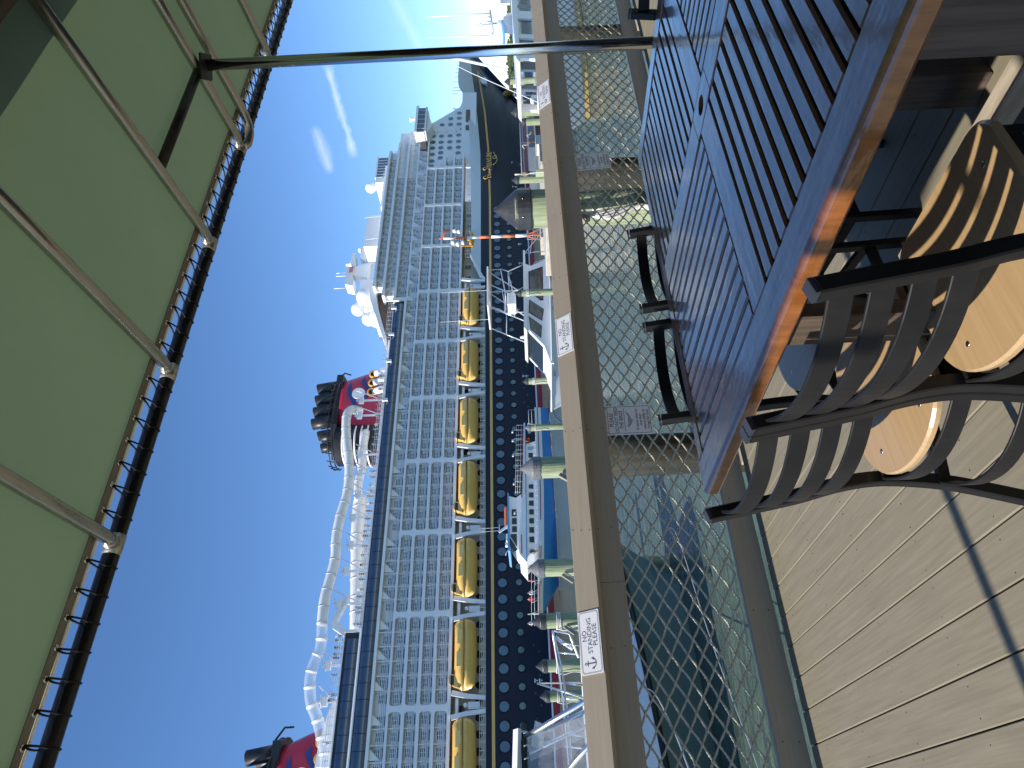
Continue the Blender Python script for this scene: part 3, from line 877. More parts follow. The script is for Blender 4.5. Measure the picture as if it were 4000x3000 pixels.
# hull fittings: small overboard openings and white marks low on the side
b = SB()
for x in [2 + 3.1 * i for i in range(50)]:
    for dx, z, w in ((0, -.25, .30), (.7, -.3, .22), (1.6, .4, .16)):
        if random.random() < .6:
            b.box(x + dx, x + dx + w, hull_y(x, z) - .05, hull_y(x, z) + .02, z, z + random.uniform(.1, .24))
sbuild(b, 'hull_opening', mat('hull_opening', (.11, .12, .13), rough=.5), kind='stuff')
b = SB()
for x in (7, 20.5, 33.8, 52.0, 71, 86.5, 98.6, 104, 123, 133):
    for z in (random.uniform(-.6, 1.4), random.uniform(-.9, .6)):
        b.box(x, x + .5, hull_y(x, z) - .06, hull_y(x, z) + .02, z, z + .16); b.box(x + .2, x + .34, hull_y(x, z) - .06, hull_y(x, z), z - .3, z - .1)
sbuild(b, 'draught_mark', M_white, kind='stuff')

# --- promenade deck zone z 7.17..12.1 (recessed) under the cabins
b = SB(); b.box(X0, 122, 3.4, 3.6, 7.17, 12.0); sbuild(b, 'promenade_wall', mat('promenade_cream', (.66, .60, .50), (.70, .65, .56), rough=.6, scale=(.3, .3, .5)))
b = SB(); b.box(X0, 134.2, .25, 3.4, 11.9, 12.14); sbuild(b, 'promenade_ceiling', M_buff)
dw = MB(S); dw.box(-.55, .55, -.03, .03, 0, 1.25, 1); dw.box(-.62, .62, -.02, .02, -.07, 1.32, 0); dwm = dw.mesh('deck_window', [M_white, mat('window_dark', (.05, .05, .055), rough=.15)])
x = X0 + 1
while x < 120:
    link('deck_window', dwm, ship, spt(x, 3.36, 10.3)); x += 3.1
rw = MB(S); rw.lathe((0, 0, 0), [(.52, 0), (.5, -.06), (.01, -.07)], 16, axis='y'); rwm = rw.mesh('round_window', M_stack)
x = X0 + 2
while x < 120:
    link('round_window', rwm, ship, spt(x, 3.38, 8.35)); x += 2.07
b = SB()
for zz in (7.28, 7.52, 7.76, 8.0): b.box(X0, 92, .18, .23, zz, zz + .05)
for i in range(104): b.box(X0 + i * 1.02, X0 + i * 1.02 + .07, .17, .24, 7.17, 8.05)
sbuild(b, 'promenade_railing', M_white, kind='stuff')
# forward part of that deck stands behind the pale bulwark; ramp step
b = SB(); b.prism([(94.5, 7.2), (95.4, 8.3), (101.6, 10.25), (102.4, 10.25), (95.8, 7.6), (95.2, 7.2)], -.25, .15); sbuild(b, 'gangway_ramp', M_white2)
b = SB()
for i in range(17): b.box(101.5 + i * 1.9, 101.58 + i * 1.9, .3, .37, 10.1, 11.2)
for zz in (10.5, 10.8, 11.15): b.box(101.5, 134, .31, .36, zz, zz + .05)
sbuild(b, 'bulwark_railing', M_white, kind='stuff')

# --- cabin block
ZR = [12.12, 14.22, 16.22, 18.22, 20.35, 22.62]     # floors
XE = 134.0
def fwd_end(z): return lerp(z, [(12.1, 134.4), (14.3, 134.5), (15.8, 133.5), (16.9, 132.6), (18.1, 131.0), (18.9, 130.3), (20.1, 128.7)])
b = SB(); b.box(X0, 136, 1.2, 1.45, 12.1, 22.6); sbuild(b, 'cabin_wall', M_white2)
SEPX = [17.8 + 12.45 * k for k in range(-3, 10)]
for i, z in enumerate(ZR):
    b = SB(); e = XE if i < 3 else 131
    if i < 4: b.box(X0, e, 0, 1.74, z - .21, z + .25)
    elif i == 4: b.box(X0, 143, 0, 1.74, z - .22, z + .12)
    else: b.box(X0, 91, -.25, 1.74, z - .30, z + .10); b.box(91, 146, .5, 1.74, z - .3, z + .1)
    sbuild(b, 'deck_slab', M_white)
for x in SEPX:
    b = SB(); b.box(x - .36, x + .36, -.05, 1.74, 12.3, 20.13)
    # rounded corners where frame meets slab
    for z0, z1 in zip(ZR[:4], ZR[1:5]):
        for sx in (-1, 1):
            for zz, sz in ((z0 + .25, 1), (z1 - .21, -1)):
                q = [(x + sx * .36, zz)] + [(x + sx * (.36 + .45 * (1 - math.sin(R(a)))), zz + sz * .45 * (1 - math.cos(R(a)))) for a in (0, 22, 45, 68, 90)]
                b.prism(q, -.03, .4)
    sbuild(b, 'frame_column', M_white)
wm = MB(S)
for sx in (-.38, .16): wm.box(sx, sx + .46, -.05, .03, .62, 1.34, 1)
wm.box(-.50, .80, -.02, .02, .08, 1.5, 0)
wm.box(-.46, .76, -.04, .02, .10, .52, 1)
wme = wm.mesh('window', [M_white, M_pane])
wins = []
div = SB(); rails = SB(); glass = SB()
for r in range(5):
    z = ZR[r] + (.25 if r < 4 else .12)
    for k in range(-2, 11):
        for c in range(6):
            xa = 17.8 + 12.45 * (k - 1) + .36 + (12.45 - .72) / 6 * c
            xb = xa + (12.45 - .72) / 6; xm = (xa + xb) / 2
            e = 142.0 if r == 4 else fwd_end(z + 1)
            if xm > e or xm < X0 + 1: continue
            wins.append((xm, 1.13, z))
            if c: div.box(xa - .06, xa + .06, .35, 1.2, z, ZR[r + 1] - .22)
    e = 142 if r == 4 else fwd_end(z + 1)
    y = .04 if r < 4 else .3
    for q in (.28, .52, .76, .99): rails.box(X0, e, y, y + .06, z + q - .04, z + q + .03)
    glass.quad((X0, y + .1, z), (e, y + .1, z), (e, y + .1, z + .95), (X0, y + .1, z + .95))
# upper forward cabin rows
ZF = [22.62, 24.85, 27.2, 29.2]
def f_end(r): return [144.5, 140.5, 137.5][r]
def f_start(r): return [90.5, 92.5, 95.0][r]
for r in range(3):
    z = ZF[r] + .12; xa = f_start(r)
    while xa + 2 < f_end(r):
        wins.append((xa + 1.03, 1.73, z)); div.box(xa - .06, xa + .06, .9, 1.8, z, ZF[r + 1] - .2); xa += 2.05
    y = .7
    for q in (.28, .52, .76, .99): rails.box(f_start(r), f_end(r), y, y + .06, z + q - .04, z + q + .03)
    glass.quad((f_start(r), y + .1, z), (f_end(r), y + .1, z), (f_end(r), y + .1, z + .95), (f_start(r), y + .1, z + .95))
    b = SB(); b.box(f_start(r) - .5, f_end(r) + .6, 1.8, 2.0, ZF[r], ZF[r + 1]); sbuild(b, 'cabin_wall', M_white2)
    b = SB(); pts = [(f_start(r) - .6, 0 if r else .1), (f_end(r) - 3, 0), (f_end(r), .5), (f_end(r) + 1.4, 2.6)]
    b.prismz(pts + [(f_start(r) - .6, 2.6)], ZF[r + 1] - .30, ZF[r + 1] + .16); sbuild(b, 'deck_slab', M_white)
wins.sort(key=lambda p: p[0] + .2 * p[2])
vis = [w for w in wins if w[0] > 10.5]
for w in vis[:300]: link('window', wme, ship, spt(*w))
rest = MB()
base = wme
for w in [q for q in wins if q[0] <= 10.5] + vis[300:]:
    o = spt(*w); st = len(rest.v)
    rest.v += [(v.co.x + o[0], v.co.y + o[1], v.co.z + o[2]) for v in base.vertices]
    for p in base.polygons:
        rest.f.append(tuple(st + i for i in p.vertices)); rest.m.append(p.material_index); rest.sm.append(False)
rest.build('far_window', [M_white, M_pane], ship, kind='stuff')
sbuild(div, 'balcony_divider', M_white, kind='stuff')
sbuild(rails, 'balcony_railing', M_white, kind='stuff')
sbuild(glass, 'balcony_glass', M_railg, kind='stuff')
# brackets under the glazed promenade (row 5)
b = SB()
x = X0 + .9
while x < 143:
    b.prism([(x, 22.45), (x + 1.5, 22.45), (x, 20.9)], .35, .6); x += 2.075 * 2
sbuild(b, 'slab_bracket', M_white2, kind='stuff')

# --- dark glass promenades
gp = MB(S); prof = [(0, 0), (-.14, .5), (-.16, 1.1), (-.02, 1.7), (.5, 2.02)]
vs = [(sx, y, z) for sx in (0, 2.0) for y, z in prof]; n5 = len(prof)
gp.add(vs, [(i, n5 + i, n5 + i + 1, i + 1) for i in range(n5 - 1)], 0, True)
gpm = gp.mesh('glass_panel', M_glassd)
x = X0
while x < 89:
    link('glass_panel', gpm, ship, spt(x, -.1, 22.74)); x += 2.07
x = X0
while x < 26:
    link('glass_panel', gpm, ship, spt(x, .75, 25.25)); x += 2.07
b = SB(); b.box(X0, 90.2, .1, .5, 22.74, 24.7); b.box(X0, 28.2, .9, 1.4, 25.2, 27.2)
sbuild(b, 'glass_backing', mat('mullion_dark', (.02, .025, .035), rough=.5))
b = SB(); b.box(X0, 90.6, .2, 14, 24.78, 24.95); b.box(X0, 28.3, .7, 14, 27.3, 27.45); b.box(X0, 28.3, .55, .9, 24.95, 25.22); sbuild(b, 'deck_slab', M_white)
b = SB(); b.box(90.2, 91.0, -.3, 1.5, 22.7, 25.0); b.box(28.2, 28.6, .6, 6, 24.9, 27.4); sbuild(b, 'glass_end_frame', M_white)
b = SB()
for xa, xb, z, y in ((28.6, 96, 24.95, .35), (X0, 28.2, 27.45, .9)):
    for q in (.35, .65, .95): b.box(xa, xb, y, y + .05, z + q, z + q + .05)
    x = xa
    while x < xb: b.box(x, x + .07, y, y + .06, z, z + 1.0); x += 1.04
sbuild(b, 'top_deck_railing', M_white, kind='stuff')
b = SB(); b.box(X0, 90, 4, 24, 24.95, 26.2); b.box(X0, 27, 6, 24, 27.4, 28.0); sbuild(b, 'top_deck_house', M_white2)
# lifebuoy lamps hung on the glass
for x in (88, 81.6, 75.4, 67.0):
    b = SB(); b.box(x, x + .5, -.5, -.2, 24.1, 25.1); b.box(x + .1, x + .9, -.55, -.2, 24.9, 25.05); sbuild(b, 'window_washing_cradle', M_white)

# --- upper house forward: sweep roof, domes, mast
b = SB()
roofp = [(82, 26.4), (85.5, 27.6), (89, 28.8), (93, 30.1), (97.7, 30.7), (98.5, 30.3), (97, 29.5), (92, 28.7), (88, 27.6), (84, 26.4)]
b.prism(roofp, 2, 13); sbuild(b, 'swept_roof', M_white)
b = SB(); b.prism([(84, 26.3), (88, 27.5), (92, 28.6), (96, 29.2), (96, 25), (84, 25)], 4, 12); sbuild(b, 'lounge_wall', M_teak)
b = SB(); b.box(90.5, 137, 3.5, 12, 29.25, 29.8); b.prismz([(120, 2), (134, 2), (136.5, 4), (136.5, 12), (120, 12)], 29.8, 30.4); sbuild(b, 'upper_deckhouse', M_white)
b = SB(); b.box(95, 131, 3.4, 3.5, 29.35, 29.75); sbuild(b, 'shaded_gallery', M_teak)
b = SB()
for q in (.35, .7, 1.0): b.box(97, 131, 1.2, 1.25, 29.35 + q, 29.4 + q)
for i in range(27): b.box(97 + i * 1.28, 97.08 + i * 1.28, 1.2, 1.26, 29.35, 30.4)
sbuild(b, 'sun_deck_railing', M_white, kind='stuff')
b = SB(); b.box(131.2, 138.3, 3, 10, 30.3, 32.5); sbuild(b, 'glass_lounge', M_glassd)
b = SB(); b.box(131, 138.6, 2.8, 10.2, 32.5, 32.8); b.box(129.5, 131, 3, 10, 30.0, 32.6)
for i in range(8): b.box(131.2 + i, 131.3 + i, 2.9, 3, 30.3, 32.5)
sbuild(b, 'glass_lounge_frame', M_white)
def dome(x, y, z, r, px=0):
    b = SB(); b.sphere((x, y, z), r, 20, 12); b.lathe((x, y, z - r * 1.55), [(r * .55, 0), (r * .5, r * .7)], 14); sbuild(b, 'radar_dome', M_white)
dome(131.4, 6, 34.4, 1.25); dome(96.6, 9, 34.4, 1.5); dome(98.0, 7, 32.6, 1.9); dome(92.9, 8, 31.6, 1.45)
b = SB(); b.lathe((96, 9, 29.8), [(3.6, 0), (3.4, 1.4), (3.2, 1.5)], 22); b.lathe((93, 8, 29.5), [(2.2, 0), (1.6, 1.6)], 18); sbuild(b, 'dome_base', M_white)
b = SB()
b.prism([(107.5, 34.0), (112.5, 33.6), (110.6, 38.2), (109.0, 38.2)], 11, 13)
b.prism([(113.5, 36.2), (118.2, 35.6), (118.2, 35.0), (112.0, 34.6)], 10.6, 13.4)
b.prism([(104.8, 36.9), (105.4, 38.6), (110.8, 39.0), (110.8, 38.2), (106.5, 36.7)], 10.5, 13.5)
b.prism([(112, 38.2), (115, 38.0), (115, 37.4), (110.5, 37)], 10.6, 13.4)
for xx in (105.6, 109.3, 110.2): b.tube([(xx, 12, 38.8), (xx, 12, 41.4)], .09, 6)
b.lathe((112.6, 12, 38.2), [(.6, 0), (.6, .3), (.3, 1.3)], 10); b.sphere((117.2, 12, 36.6), .7, 10, 6)
b.box(103.5, 107, 11, 13, 33.5, 35.5); b.box(112, 122, 6, 12, 30.4, 34.2)
sbuild(b, 'radar_mast', M_white)
b = SB(); b.box(110.2, 110.25, 10.2, 10.25, 36.4, 38.2); b.box(108.6, 110.2, 10.2, 10.25, 37.2, 38.0); sbuild(b, 'small_flag', mat('flag_red_white', (.55, .25, .25), rough=.7))
for xx, zz in ((120.5, 34.6), (113.5, 33.5)):
    b = SB(); b.tube([(xx, 5, 30), (xx - .5, 5, zz)], [.07, .03], 5); sbuild(b, 'whip_aerial', M_white)
# --- bridge wing and forward front
b = SB()
b.prism([(136.5, 20.35), (147.9, 20.1), (154.1, 13.4), (160, 12.0), (160, 9.4), (134, 9.4), (134, 14), (131, 18.1), (129, 20.3)], 1.04, 27)
sbuild(b, 'forward_house', M_white)
bw = SB(); bw.prismz([(139.8, -2.6), (149.3, -2.6), (150.2, 0), (150.2, 24), (139.8, 24)], 20.7, 21.1); bw.prismz([(139.5, -2.8), (149.6, -2.8), (150.5, 0), (150.5, 24), (139.5, 24)], 22.75, 23.3)
bw.prism([(139.8, 20.75), (143.2, 19.4), (148.2, 20.75)], -1.8, 1); bw.box(139.6, 140.0, -2.5, 2, 21.1, 22.75); bw.lathe((146.2, -1.5, 23.3), [(.5, 0), (.4, 1.0), (.65, 1.2), (.65, 1.6)], 10)
sbuild(bw, 'bridge_wing', M_white)
b = SB(); b.prismz([(140, -2.5), (149.0, -2.5), (149.9, 0), (149.9, 23.9), (140, 23.9)], 21.1, 22.75); b.box(136.6, 139.3, -.1, 1, 20.7, 22.2); sbuild(b, 'bridge_window_band', mat('bridge_glass', (.02, .022, .028), rough=.07, spec=.8))
b = SB()
for i in range(5): b.box(141 + i * 1.75, 141.12 + i * 1.75, -2.56, -2.45, 21.1, 22.75)
sbuild(b, 'bridge_mullion', M_white)
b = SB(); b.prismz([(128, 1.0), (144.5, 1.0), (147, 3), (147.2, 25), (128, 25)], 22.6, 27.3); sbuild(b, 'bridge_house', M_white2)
rh = MB(S); rh.lathe((0, 0, 0), [(.62, .0), (.60, -.07), (.01, -.07)], 16, 0, axis='y', smooth=False); rh.lathe((0, 0, 0), [(.76, .0), (.72, -.06), (.62, -.04)], 16, 1, axis='y', caps=False)
rhm = rh.mesh('round_window', [mat('round_glass', (.05, .11, .18), (.085, .16, .24), rough=.1), M_white])
for z, xs_ in ((13.5, [136.1, 138.2, 140.4, 142.8, 145.1, 147.1, 149.4, 151.5]), (15.55, [138.1, 140.4, 142.7, 147.1, 149.4]), (17.6, [134.6, 136.5, 138.3, 140.4, 142.7, 147.1]), (19.5, [131.7, 133.6, 136, 138.3, 140.5, 142.8])):
    for x in xs_: link('round_window', rhm, ship, spt(x, 1.02, z))
b = SB(); b.box(144.4, 145.2, .6, 1.2, 13.2, 20.4)
for zz in (14.2, 16.4, 18.6): b.box(143.8, 145.8, .4, 1.2, zz, zz + .5)
sbuild(b, 'gangway_gear', M_white2)
b = SB(); b.box(134.5, 160, 1.0, 1.25, 12.0, 12.9); sbuild(b, 'front_ledge', M_white)
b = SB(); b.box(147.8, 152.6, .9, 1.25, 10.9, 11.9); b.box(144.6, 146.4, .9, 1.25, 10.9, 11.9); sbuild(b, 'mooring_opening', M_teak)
b = SB()
for i in range(9):
    y = hull_y(166 + 4 * i, 14) + .5
    b.box(163 + 4 * i, 163.12 + 4 * i, y, y + .1, 14.4, 15.8)
b.tube([(162, 10, 14.5), (162, 10, 18.8)], .12, 6); b.tube([(166, 12, 15), (172, 13, 16.6)], .14, 6); b.tube([(170, 12, 14.8), (170, 12, 17)], .12, 6); b.tube([(181, 13.5, 15), (181, 13.5, 17.6)], .09, 6); b.box(158.5, 159.3, 8, 9, 13, 17)
sbuild(b, 'foredeck_gear', mat('gear_blue_grey', (.20, .26, .36), rough=.5), kind='stuff')
# anchor pocket and anchor, bulb
b = SB(); y = hull_y(178, 8); b.box(176.5, 179.3, y - .5, y + 1.2, 7.6, 8.2); b.box(177.0, 178.6, y - .6, y - .3, 8.1, 9.6); b.box(174.5, 177, hull_y(175, 8) - .5, hull_y(175, 8) + .6, 7.2, 9.0); sbuild(b, 'anchor', M_white2)
b = SB(); b.sweep(curve_pts([(176.5, 13.9, 3.2), (178.5, 13.9, 2.4), (179.6, 13.9, 1.0)], 5), circ(.85, 12), scales=None); b.sphere((179.8, 13.9, .9), .95, 12, 8); sbuild(b, 'stem_fitting', mat('stem_gold', (.40, .22, .05), rough=.5))
# --- name on the bow
g = mat('name_gold', (.86, .54, .15), rough=.35)
mw = frame(Vector(spt(127.0, hull_y(127, 6) - .25, 6.2)), (1, .002, 0), (0, 0, 1))
text('ship_name', 'Disney', 1.25, g, ship, mw, .05, xs=1.0, shear=.2)
mw = frame(Vector(spt(131.9, hull_y(131.9, 6) - .3, 6.25)), (1, .01, 0), (0, 0, 1))
text('ship_name', 'TREASURE', 1.75, g, ship, mw, .05, xs=.83)
sw = MB(S, (0, 0, ZO * S))
def squiggle(pts, r=.09): sw.tube([(x, hull_y(x, 6) - .35, z) for x, z in [(p.x, p.z) for p in curve_pts([(a, 0, c) for a, c in pts], 5)]], r, 5)
squiggle([(128.6, 6.9), (128.2, 7.4), (128.9, 7.6), (129.2, 7.1)]); squiggle([(130.0, 5.4), (131.0, 4.7), (132.4, 4.5), (133.6, 5.0), (133.0, 5.5), (132.4, 5.1), (133.2, 4.6), (134.4, 5.1), (135.1, 5.2)]); squiggle([(125.4, 6.4), (124.9, 7.2), (125.6, 7.5), (126.0, 6.9)])
sw.build('name_flourish', g, ship)

# --- funnels
def funnel(dx, dz, parent):
    def P(x, z): return (x + dx, z + dz)
    b = SB()
    low = [(62.8, 27.5), (83.6, 27.5)]; top = [(69.0, 35.8), (80.2, 35.8)]
    def section(z):
        t = (z - 27.0) / (35.8 - 27.0); xa = 64.6 + (69.0 - 64.6) * t; xb = 84.0 + (80.2 - 84.0) * t; return xa, xb
    vs = []; N = 28; zs = [25, 27, 29, 31, 33, 35, 35.8]
    for z in zs:
        xa, xb = section(z); cx, hx = (xa + xb) / 2, (xb - xa) / 2
        for j in range(N):
            a = 2 * math.pi * j / N; c, s = math.cos(a), math.sin(a)
            q = (abs(c) ** 3 + abs(s) ** 3) ** (-1 / 3)
            vs.append((cx + dx + hx * c * q, 14 + 4.4 * s * q, z + dz))
    fs = []
    for i in range(len(zs) - 1):
        for j in range(N): fs.append((i * N + j, i * N + (j + 1) % N, (i + 1) * N + (j + 1) % N, (i + 1) * N + j))
    fs.append(tuple((len(zs) - 1) * N + j for j in range(N)))
    b.add(vs, fs, 0, True); f = sbuild(b, 'funnel', M_funnel, parent)
    # aft louvred drum
    b = SB(); b.lathe((66.2 + dx, 13, 27 + dz), [(4.4, 0), (3.9, 2.2), (3.9, 8.8)], 26); sbuild(b, 'aft_drum', M_stack, f)
    for k in range(5):
        z = 29.6 + 1.15 * k
        b = SB(); pts = [(66.2 + dx + (4.15 - .03 * k) * math.cos(R(a)), 13 + (4.15 - .03 * k) * math.sin(R(a)), z + dz) for a in range(130, 305, 7)]; b.tube(pts, .17, 6); sbuild(b, 'drum_band', M_white, f)
    b = SB(); b.lathe((0, 0, 0), [(1, 0)], 4)
    b = SB(); b.prismz([(69 + dx, 9.7), (80.4 + dx, 9.7), (81.2 + dx, 14), (80 + dx, 18.3), (69 + dx, 18.3), (63.5 + dx, 13.5)], 35.8 + dz, 37.0 + dz); sbuild(b, 'funnel_cap', M_stack, f)
    for i, x in enumerate((79.0, 76.3, 73.6, 71.0)):
        for y in (11.8, 16.2):
            b = SB(); b.tube([(x + dx + .25, y, 36.4 + dz), (x + dx - .55, y, 41.1 + dz)], 1.12 if y < 13 else 1.0, 16); b.tube([(x + dx - .56, y, 41.12 + dz), (x + dx - .58, y, 41.2 + dz)], .9, 14); sbuild(b, 'exhaust_pipe', M_stack, f)
    for i, x in enumerate((68.3, 66.6)):
        b = SB(); b.tube([(x + dx + .2, 12.6 + i, 36.2 + dz), (x + dx - .5, 12.6 + i, 39.3 + dz)], .95, 14); sbuild(b, 'exhaust_pipe', M_stack, f)
    b = SB()
    for z in (36.2, 37.0):
        pts = [(71.7 + dx + 9.6 * math.cos(R(a)), 14 + 6.0 * math.sin(R(a)), z + dz - .06 * abs(a - 270) * .03) for a in range(150, 391, 10)]; b.tube(pts, .13, 5)
    for a in range(150, 391, 15):
        b.tube([(71.7 + dx + 9.6 * math.cos(R(a)), 14 + 6 * math.sin(R(a)), 36.2 + dz), (71.7 + dx + 9.2 * math.cos(R(a)), 14 + 5.6 * math.sin(R(a)), 37.6 + dz)], .1, 5)
    pts = [(63.4 + dx, 13, 34.4 + dz), (63.2 + dx, 13, 35.6 + dz), (64.4 + dx, 13, 36.6 + dz), (67 + dx, 13, 37.2 + dz)]; b.tube(pts, .16, 6)
    pts = [(82.6 + dx, 13, 35.3 + dz), (82.4 + dx, 12, 36.3 + dz), (80.8 + dx, 12, 37.4 + dz), (78 + dx, 12, 38.0 + dz)]; b.tube(pts, .16, 6)
    sbuild(b, 'maintenance_ring', M_stack, f)
    # plain round emblem on a blue wave
    yy = 9.35
    def yface(x, z): return 14 - 4.4 - .12
    b = SB(); b.lathe((75.6 + dx, yface(0, 0), 32.3 + dz), [(1.28, .1), (1.22, -.12), (.01, -.12)], 26, axis='y', smooth=False); sbuild(b, 'round_emblem', M_white, f)
    for up, sh in ((0, 1), (1, 1)):
        b = SB()
        if up == 0: q = [(79.6, 31.3), (78.6, 32.0), (77.4, 31.4), (76.4, 30.7), (75.2, 30.9), (73.4, 31.9), (74.6, 30.5), (75.8, 29.95), (77.2, 30.2), (78.3, 31.1)]
        else: q = [(78.4, 34.0), (76.8, 34.5), (75.2, 34.3), (73.6, 33.4), (72.0, 33.2), (71.0, 33.5), (72.0, 32.6), (73.6, 32.5), (75.4, 33.5), (77.2, 33.8)]
        b.prism([(x + dx, z + dz) for x, z in q], yface(0, 0) - .02, yface(0, 0) + .2); sbuild(b, 'blue_wave', M_blue, f)
    for x in (80.2, 78.1, 76.0):
        b = SB(); b.lathe((x + dx - .3, 14 - 4.7, 29.75 + dz), [(.55, -.05), (.62, -.2), (.85, -.2), (.9, .25)], 18, 0, axis='y', caps=False); sbuild(b, 'vent_ring', M_orange, f)
        b = SB(); b.lathe((x + dx - .3, 14 - 4.75, 29.75 + dz), [(.6, 0), (.01, -.02)], 16, axis='y'); sbuild(b, 'vent_mouth', M_stack, f)
        b = SB(); b.tube([(x + dx - .3, 14 - 4.6, 29.3 + dz), (x + dx - .2, 14 - 5.2, 27.9 + dz), (x + dx - .2, 14 - 5.2, 25.5 + dz)], .75, 12); sbuild(b, 'vent_cowl', M_white, f)
funnel(0, 0, ship)
funnel(-64.5, 1.5, ship)

# --- water slide over the top deck
def slide_tube(name, pts, r, mtl, rings=True):
    cp = curve_pts(pts, 6); b = SB(); b.tube(cp, r, 14); o = sbuild(b, name, mtl)
    if rings:
        rb = SB(); acc = 0
        for a, c in zip(cp, cp[1:]):
            acc += (c - a).length
            if acc > 2.1:
                acc = 0; d = (c - a).normalized() * .09; rb.tube([a - d, a + d], r * 1.06, 14)
        sbuild(rb, 'slide_joint_ring', M_white if mtl is M_clear else mat('joint_grey', (.62, .62, .62), rough=.4), o, kind='stuff')
up = [(68.6, 5, 30.2), (67.9, 3.4, 31.4), (66.4, 3, 31.95), (63.7, 3, 31.8), (60.2, 3, 31.2), (57.5, 3, 30.6), (54, 3, 30.2), (50.7, 3, 30.25), (47.2, 3, 30.85), (43.4, 3, 31.05), (40.4, 3, 30.8), (37.6, 3, 31.1), (34.2, 3, 31.6), (31.5, 3, 31.6), (30, 3, 31.5)]
slide_tube('water_slide', up, .78, M_slide)
slide_tube('clear_slide_section', [(30, 3, 31.5), (28.3, 3, 31.3), (26.6, 3, 31.35), (25.4, 3, 31.7), (24.3, 3, 32.0), (22.7, 3, 32.2), (20.3, 3, 31.85), (18.9, 3, 31.3), (17.5, 3, 30.5), (15.6, 3, 29.7), (14.3, 3, 29.2), (12.7, 3, 28.7), (8, 3, 28.2)], .8, M_clear)
slide_tube('lower_slide', [(66, 8, 29.6), (61.1, 6.5, 29.4), (59, 6, 29.1), (57.1, 6, 29.1), (54.4, 6, 29.35), (51.4, 6, 29.0)], .72, M_slide)
slide_tube('wide_slide', [(52, 7, 28.9), (46.3, 7, 28.7), (41.5, 7, 28.2), (36.3, 7, 27.7), (30, 7, 27.1)], 1.25, M_slide)
for x in (69.8, 66.6, 58.6, 55.0, 51.0, 47.0, 42.4, 38.2, 33.2, 24.4, 19.6):
    z1 = lerp(x, [(12, 28.6), (20, 31.2), (24, 31.2), (30, 30.8), (35, 30.6), (40, 29.8), (47, 29.9), (52, 29.4), (58, 29.9), (66, 31), (70, 31)])
    z0 = 27.4 if x < 28 else 24.9
    b = SB(); b.tube([(x, 3.4, z0), (x, 3.4, z1 - .3)], .20, 8); b.box(x - .6, x + .6, 3.0, 3.7, z1 - 1.6, z1 - .9); b.tube([(x - .8, 3.2, z1 - .9), (x + .9, 3.2, z1 - .5)], .12, 6); b.tube([(x, 3.4, z0 + 1.2), (x + 2.1, 3.3, z1 - .2)], .10, 5); sbuild(b, 'slide_support', M_white)
b = SB(); b.prism([(28.0, 27.4), (28.8, 27.4), (30.8, 29.6), (34.4, 28.2), (34.6, 28.9), (30.6, 30.4), (29.8, 30.2)], 3.6, 4.8); sbuild(b, 'slide_stair', M_white2)
b = SB(); b.prism([(12, 27.5), (23, 27.5), (22, 28.8), (19, 30.2), (15.2, 31.0), (12, 31.2)], 7, 10); sbuild(b, 'play_area_dome', M_white2)

